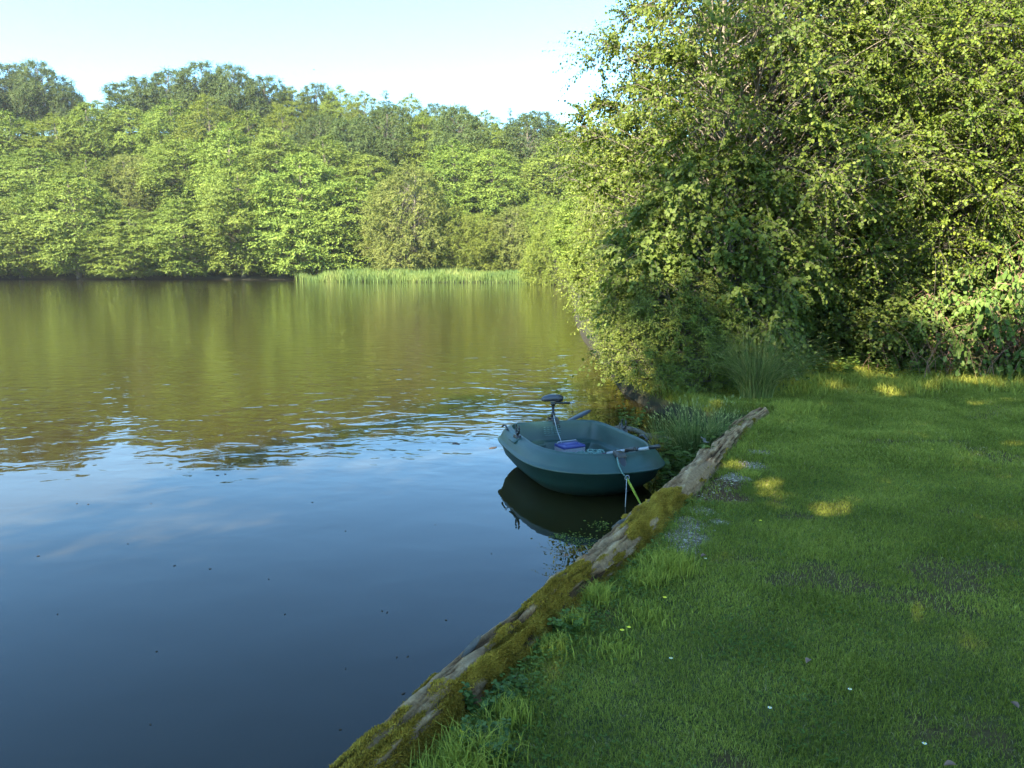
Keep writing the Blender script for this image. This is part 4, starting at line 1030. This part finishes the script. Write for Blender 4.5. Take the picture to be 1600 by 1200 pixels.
# head: long rounded cowl lying crosswise
o = MB(); t = np.linspace(0, 1, 9)
hd_ = np.stack([-.04 - 0 * t, -.145 + .235 * t, .275 + .012 * np.sin(t * 3.1)], -1)
o.tube(hd_, np.array([.026, .042, .050, .053, .054, .054, .052, .050, .046]), 14, squash=.78)
o.build("motor_head", M['grey_plastic'], mot, smooth=True)
o = MB(); o.tube([[-.04, .06, .275], [-.04, .088, .276], [-.04, .115, .27]], [.056, .054, .040], 14, squash=.82); o.build("control_panel", M['black_plastic'], mot, smooth=False)
o = MB(); o.tube([[-.02, .02, .232], [0, .10, .225], [.02, .19, .222]], [.016, .014, .014], 10); o.build("tiller", M['black_plastic'], mot, smooth=True)
o = MB(); o.tube([[.02, .19, .222], [.03, .25, .228]], [.012, .010], 10); o.build("tiller_grip", M['alloy'], mot, smooth=True)
o = MB(); o.tube([[-.10, 0, -.78], [-.04, 0, -.78], [.10, 0, -.78], [.16, 0, -.78]], [.02, .04, .04, .015], 10); o.build("drive_unit", M['black_plastic'], mot, smooth=True)
o = MB(); o.tube([[-.02, .0, .08], [.06, -.02, .02], [.10, .0, -.10], [.20, .03, -.26], [.28, .02, -.385]], .0045, 6, cap=False); o.build("cable", M['cable'], mot, smooth=True)
# (the head's length lies across the boat; flip so that the tiller points to the right of the view)
mot.rotation_euler = (0, 0, BYAW + math.pi * 0)

# battery box with blue lid
c = bw(-.36, .02, .065); bb_ = empty("battery_box", tuple(c), (0, 0, BYAW + R(8))); tag(bb_, "white battery box with a blue lid standing inside the boat", "box")
o = MB(); o.box((0, 0, .105), (.20, .28, .21), taper=1.04); o.build("case", M['white_plastic'], bb_, bevel=.01)
o = MB(); o.box((0, 0, .225), (.215, .295, .030), taper=.95); o.box((0, 0, .245), (.10, .18, .014), taper=.85); o.build("lid", M['blue_lid'], bb_, bevel=.006)
o = MB(); o.tube([[-.06, -.14, .235], [-.06, -.12, .262], [-.06, .12, .262], [-.06, .14, .235]], .007, 6); o.build("handle", M['white_plastic'], bb_, smooth=True)
# bundled landing net
c = bw(.30, -.10, .30); r = np.random.default_rng(3); o = MB()
for k in range(46):
    a, b2 = r.random(2); y0 = -.26 + .5 * a
    t = np.linspace(0, 1, 7)[:, None]
    p = np.array([-.10 + .2 * b2, y0, .0]) + np.concatenate([(t - .5) * .16 * math.cos(k), (t - .5) * .2 * math.sin(k * 1.7), .055 * np.sin(t * 3.14) + .02 * r.random((7, 1))], 1)
    o.tube(p, .006, 5, cap=False)
nb = o.build("net", M['net'], None, smooth=True, loc=tuple(c), rot=(0, 0, BYAW)); nb.name = "landing_net"
tag(nb, "pale green netting heaped on the seat inside the boat", "net")

# oars: only grips and sleeves show over the bow
def oar(p0, p1, label, blade=False):
    p0, p1 = np.array(p0, float), np.array(p1, float); d = p1 - p0; L = np.linalg.norm(d); d /= L
    o_ = empty("oar", tuple(p0)); q_ = Vector(d).to_track_quat('X', 'Z'); o_.rotation_euler = q_.to_euler()
    m1 = MB(); m1.tube([[0, 0, 0], [.01, 0, 0], [.12, 0, 0]], [.018, .021, .020], 10); m1.build("grip", M['black_plastic'], o_, smooth=False)
    m1 = MB(); m1.tube([[.12, 0, 0], [.37, 0, 0]], .0165, 10); m1.build("sleeve", M['alloy'], o_, smooth=True)
    m1 = MB(); m1.tube([[.245, 0, 0], [.275, 0, 0]], .024, 10); m1.build("collar", M['black_plastic'], o_, smooth=False)
    m1 = MB(); m1.tube([[.37, 0, 0], [L, 0, 0]], .013, 8); m1.build("shaft", M['wine'], o_, smooth=True)
    tag(o_, label, "oar", "oars lying in the boat")
tA = gp(1031, 697, .53); 
oar(tA, bw(.06, -.06, .235), "oar whose black grip sticks out farthest over the bow at the right")
tB = gp(992, 701, .53)
oar(tB, bw(.12, -.18, .25), "nearer oar with its shorter grip ending at the bow chock")
# paddle blade slanting up over the transom
pt_ = at(922, 641, 9.62); pb = at(884, 660, 9.42)
pad = empty("paddle", tuple(pb)); pad.rotation_euler = Vector(pt_ - pb).to_track_quat('X', 'Z').to_euler()
tag(pad, "dark paddle with its blade sticking out over the transom", "paddle")
o = MB(); t = np.linspace(0, 1, 9); w_ = np.array([.014, .03, .045, .052, .055, .056, .054, .046, .02])
vv = np.concatenate([np.stack([t * .42 - .02, w_, .006 + 0 * t], -1), np.stack([t * .42 - .02, -w_, .006 + 0 * t], -1), np.stack([t * .42 - .02, w_, -.006 + 0 * t], -1), np.stack([t * .42 - .02, -w_, -.006 + 0 * t], -1)])
fq = []
for k in range(8): fq += [[k, k + 1, 10 + k, 9 + k], [18 + k, 27 + k, 28 + k, 19 + k], [k, 18 + k, 19 + k, k + 1], [9 + k, 10 + k, 28 + k, 27 + k]]
fq += [[0, 9, 27, 18], [8, 26, 35, 17]]
o.add(vv, fq); o.build("blade", M['oar_dark'], pad)
o = MB(); o.tube([[-.45, 0, 0], [0, 0, 0]], .014, 8); o.build("shaft", M['oar_dark'], pad, smooth=True)

# mooring strap from the bow ring down to the bank
rg0 = bw(BA + .02, 0, .28)
e1 = gp(1003, 790, .03)
o = MB(); t = np.linspace(0, 1, 9)[:, None]
p = rg0 * (1 - t) + e1 * t + np.array([.05, .03, -.10]) * np.sin(t * 3.14)
sdv = np.array([1.0, .2, 0]); sdv /= np.linalg.norm(sdv)
wd = np.interp(t[:, 0], [0, .15, .5, 1], [.007, .014, .010, .006])[:, None]
vv = np.concatenate([p - sdv * wd, p + sdv * wd, p - sdv * wd + [0, .004, 0], p + sdv * wd + [0, .004, 0]]); fq = []
for k in range(8): fq += [[k, k + 1, 10 + k, 9 + k], [18 + k, 27 + k, 28 + k, 19 + k], [k, 18 + k, 19 + k, k + 1], [9 + k, 10 + k, 28 + k, 27 + k]]
o.add(vv, fq)
tag(o.build("mooring_strap", M['rope']), "yellow-green mooring strap hanging from the bow ring", "strap")
e2 = gp(977, 792, .0)
o = MB(); t = np.linspace(0, 1, 6)[:, None]; o.tube(rg0 * (1 - t) + e2 * t + np.array([.0, 0, -.02]) * np.sin(t * 3.14), .004, 5)
tag(o.build("rope", M['cable'], smooth=True), "thin taut cord running from the bow ring down into the water", "cord")
herb("water_weed", 975, 795, .0, .05, .05, 3, .03, .5, M['leaf_bramble'], "scrap of pale weed caught at the foot of the mooring cord", 21)

# sunken branch behind the boat
o = MB(); b0, b1 = gp(952, 668, .05), gp(1075, 690, .06); t = np.linspace(0, 1, 16)[:, None]
p = b0 * (1 - t) + b1 * t + (np.stack([vn(np.stack([t[:, 0] * 6, t[:, 0] * 0 + 3.3 * k, t[:, 0] * 0], -1)) for k in range(3)], -1) - .5) * [.06, .12, .08]
o.tube(p, np.interp(t[:, 0], [0, .3, 1], [.02, .035, .045]), 8)
br = empty("sunken_branch", (0, 0, 0)); o.build("bough", M['bark'], br, smooth=True)
s0 = gp(967, 674, .06); o = MB(); o.tube([s0, s0 + [.0, 0, .07], s0 + [.015, 0, .125]], [.018, .014, .005], 7); o.build("snag", M['bark'], br, smooth=True)
s0 = gp(1000, 680, .08); o = MB(); o.tube([s0, s0 + [.12, -.1, .04], s0 + [.28, -.16, .03]], [.014, .01, .004], 6); o.build("side_branch", M['bark'], br, smooth=True)
tag(br, "dark sunken branch lying in the water behind the boat", "branch")

# leaves and specks afloat
r = random.Random(9)
spots = [(340, 743, 1), (352, 741, 1), (770, 700, 3), (712, 693, 3), (120, 787, .5), (138, 788, .5), (236, 787, .5), (488, 785, .5), (60, 869, .7), (273, 884, .7), (328, 889, .7), (597, 955, .8), (605, 957, .8), (697, 969, .7), (620, 1027, .8), (637, 1026, .8), (540, 1045, .6), (630, 1084, 1.2), (532, 1140, .8), (235, 1132, .8), (245, 1018, .6), (90, 960, .6), (420, 905, .6), (768, 865, .6), (445, 960, .5), (870, 835, 1), (540, 830, .5), (680, 820, .5), (200, 850, .5)]
lf_mesh = {}
def floater(kind):
    o = MB(); k = 9; a = np.arange(k) * 6.283 / k
    v = np.stack([np.cos(a) * .022, np.sin(a) * .012, np.full(k, .002)], -1); v[0, 0] *= 1.3
    v2 = v * [1, 1, 0] + [0, 0, .0005 - .004]
    o.add(np.concatenate([v, v2]), [list(range(k))]); o.add(np.concatenate([v, v2]), [[q_, k + q_, k + (q_ + 1) % k, (q_ + 1) % k] for q_ in range(k)])
    return o
first = None
for px, py, s_ in spots:
    c = gp(px, py, 0)
    if first is None:
        first = floater(0).build("floating_leaf", M['twig']); ob = first
    else:
        ob = first.copy(); COL.objects.link(ob)
    ob.location = (c[0], c[1], .002); ob.rotation_euler = (0, 0, r.random() * 6.28); s2 = s_ * .6 * c[1] / 6; ob.scale = (s2, s2, 1)
    tag(ob, "dark leaf scrap floating on the calm water", "leaf", "leaf scraps floating on the lake")
wl = r
for k, (px, py, n_, lab) in enumerate([(905, 845, 34, "patch of floating weed against the mossy log near the boat's reflection"), (877, 838, 8, "small curl of floating weed left of the larger patch"), (940, 820, 14, "little weed patch in the dark reflection beside the log")]):
    q_ = np.random.default_rng(k + 70); c = gp(px, py, .004); nn_ = n_ * 5
    P = np.concatenate([q_.normal(size=(nn_, 2)) * [.10, .13] * (n_ / 34) ** .5, .003 + .006 * q_.random((nn_, 1))], 1)
    d = q_.normal(size=(nn_, 3)) * [1, 1, .15]
    v, f = leaves(q_, P, d, np.tile([0, 0, 1.0], (nn_, 1)) + q_.normal(size=(nn_, 3)) * .2, .012 + .016 * q_.random(nn_), .3, True)
    ob = link("floating_weed", np_mesh("floating_weed", v, f, M['leaf_willow'], {"rnd": ('FACE', np.repeat(q_.random(nn_), 2))}), None, (c[0], c[1], 0))
    tag(ob, lab, "water weed", "weed patches floating by the log")

# a bird far up over the hill
c = at(490.5, 109, 150.0); o = MB()
o.tube([[-.16, 0, 0], [-.05, 0, .01], [.08, 0, 0], [.16, 0, .02]], [.01, .05, .045, .02], 8)
bird = empty("bird", tuple(c), (0, 0, .5)); o.build("body", M['oar_dark'], bird, smooth=True)
for s_ in (-1, 1):
    o = MB(); o.add([[.06, 0, .02], [-.06, 0, .02], [-.08, .22 * s_, .10], [.02, .24 * s_, .11], [-.12, .42 * s_, .04], [.0, 0, .035], [-.03, .22 * s_, .115]], [[0, 1, 2, 3]]); o.add([[.02, .24 * s_, .11], [-.08, .22 * s_, .10], [-.12, .42 * s_, .04]], [[0, 1, 2]]); o.build("wing", M['oar_dark'], bird)
tag(bird, "tiny dark bird flying above the wooded hill", "bird")

# ------------------------------------------------------------------ haze
HZ = True
if HZ:
    m = bpy.data.materials.new("haze"); m.use_nodes = True; nt = m.node_tree; nt.nodes.clear()
    out = nt.nodes.new("ShaderNodeOutputMaterial"); pv_ = nt.nodes.new("ShaderNodeVolumePrincipled")
    pv_.inputs["Color"].default_value = (.93, .97, 1.0, 1); pv_.inputs["Density"].default_value = .00013; pv_.inputs["Anisotropy"].default_value = .25
    nt.links.new(pv_.outputs[0], out.inputs["Volume"])
    o = MB(); o.box((0, 600, 38), (1500, 1900, 84)); hz = o.build("haze", m); tag(hz, kind="stuff")
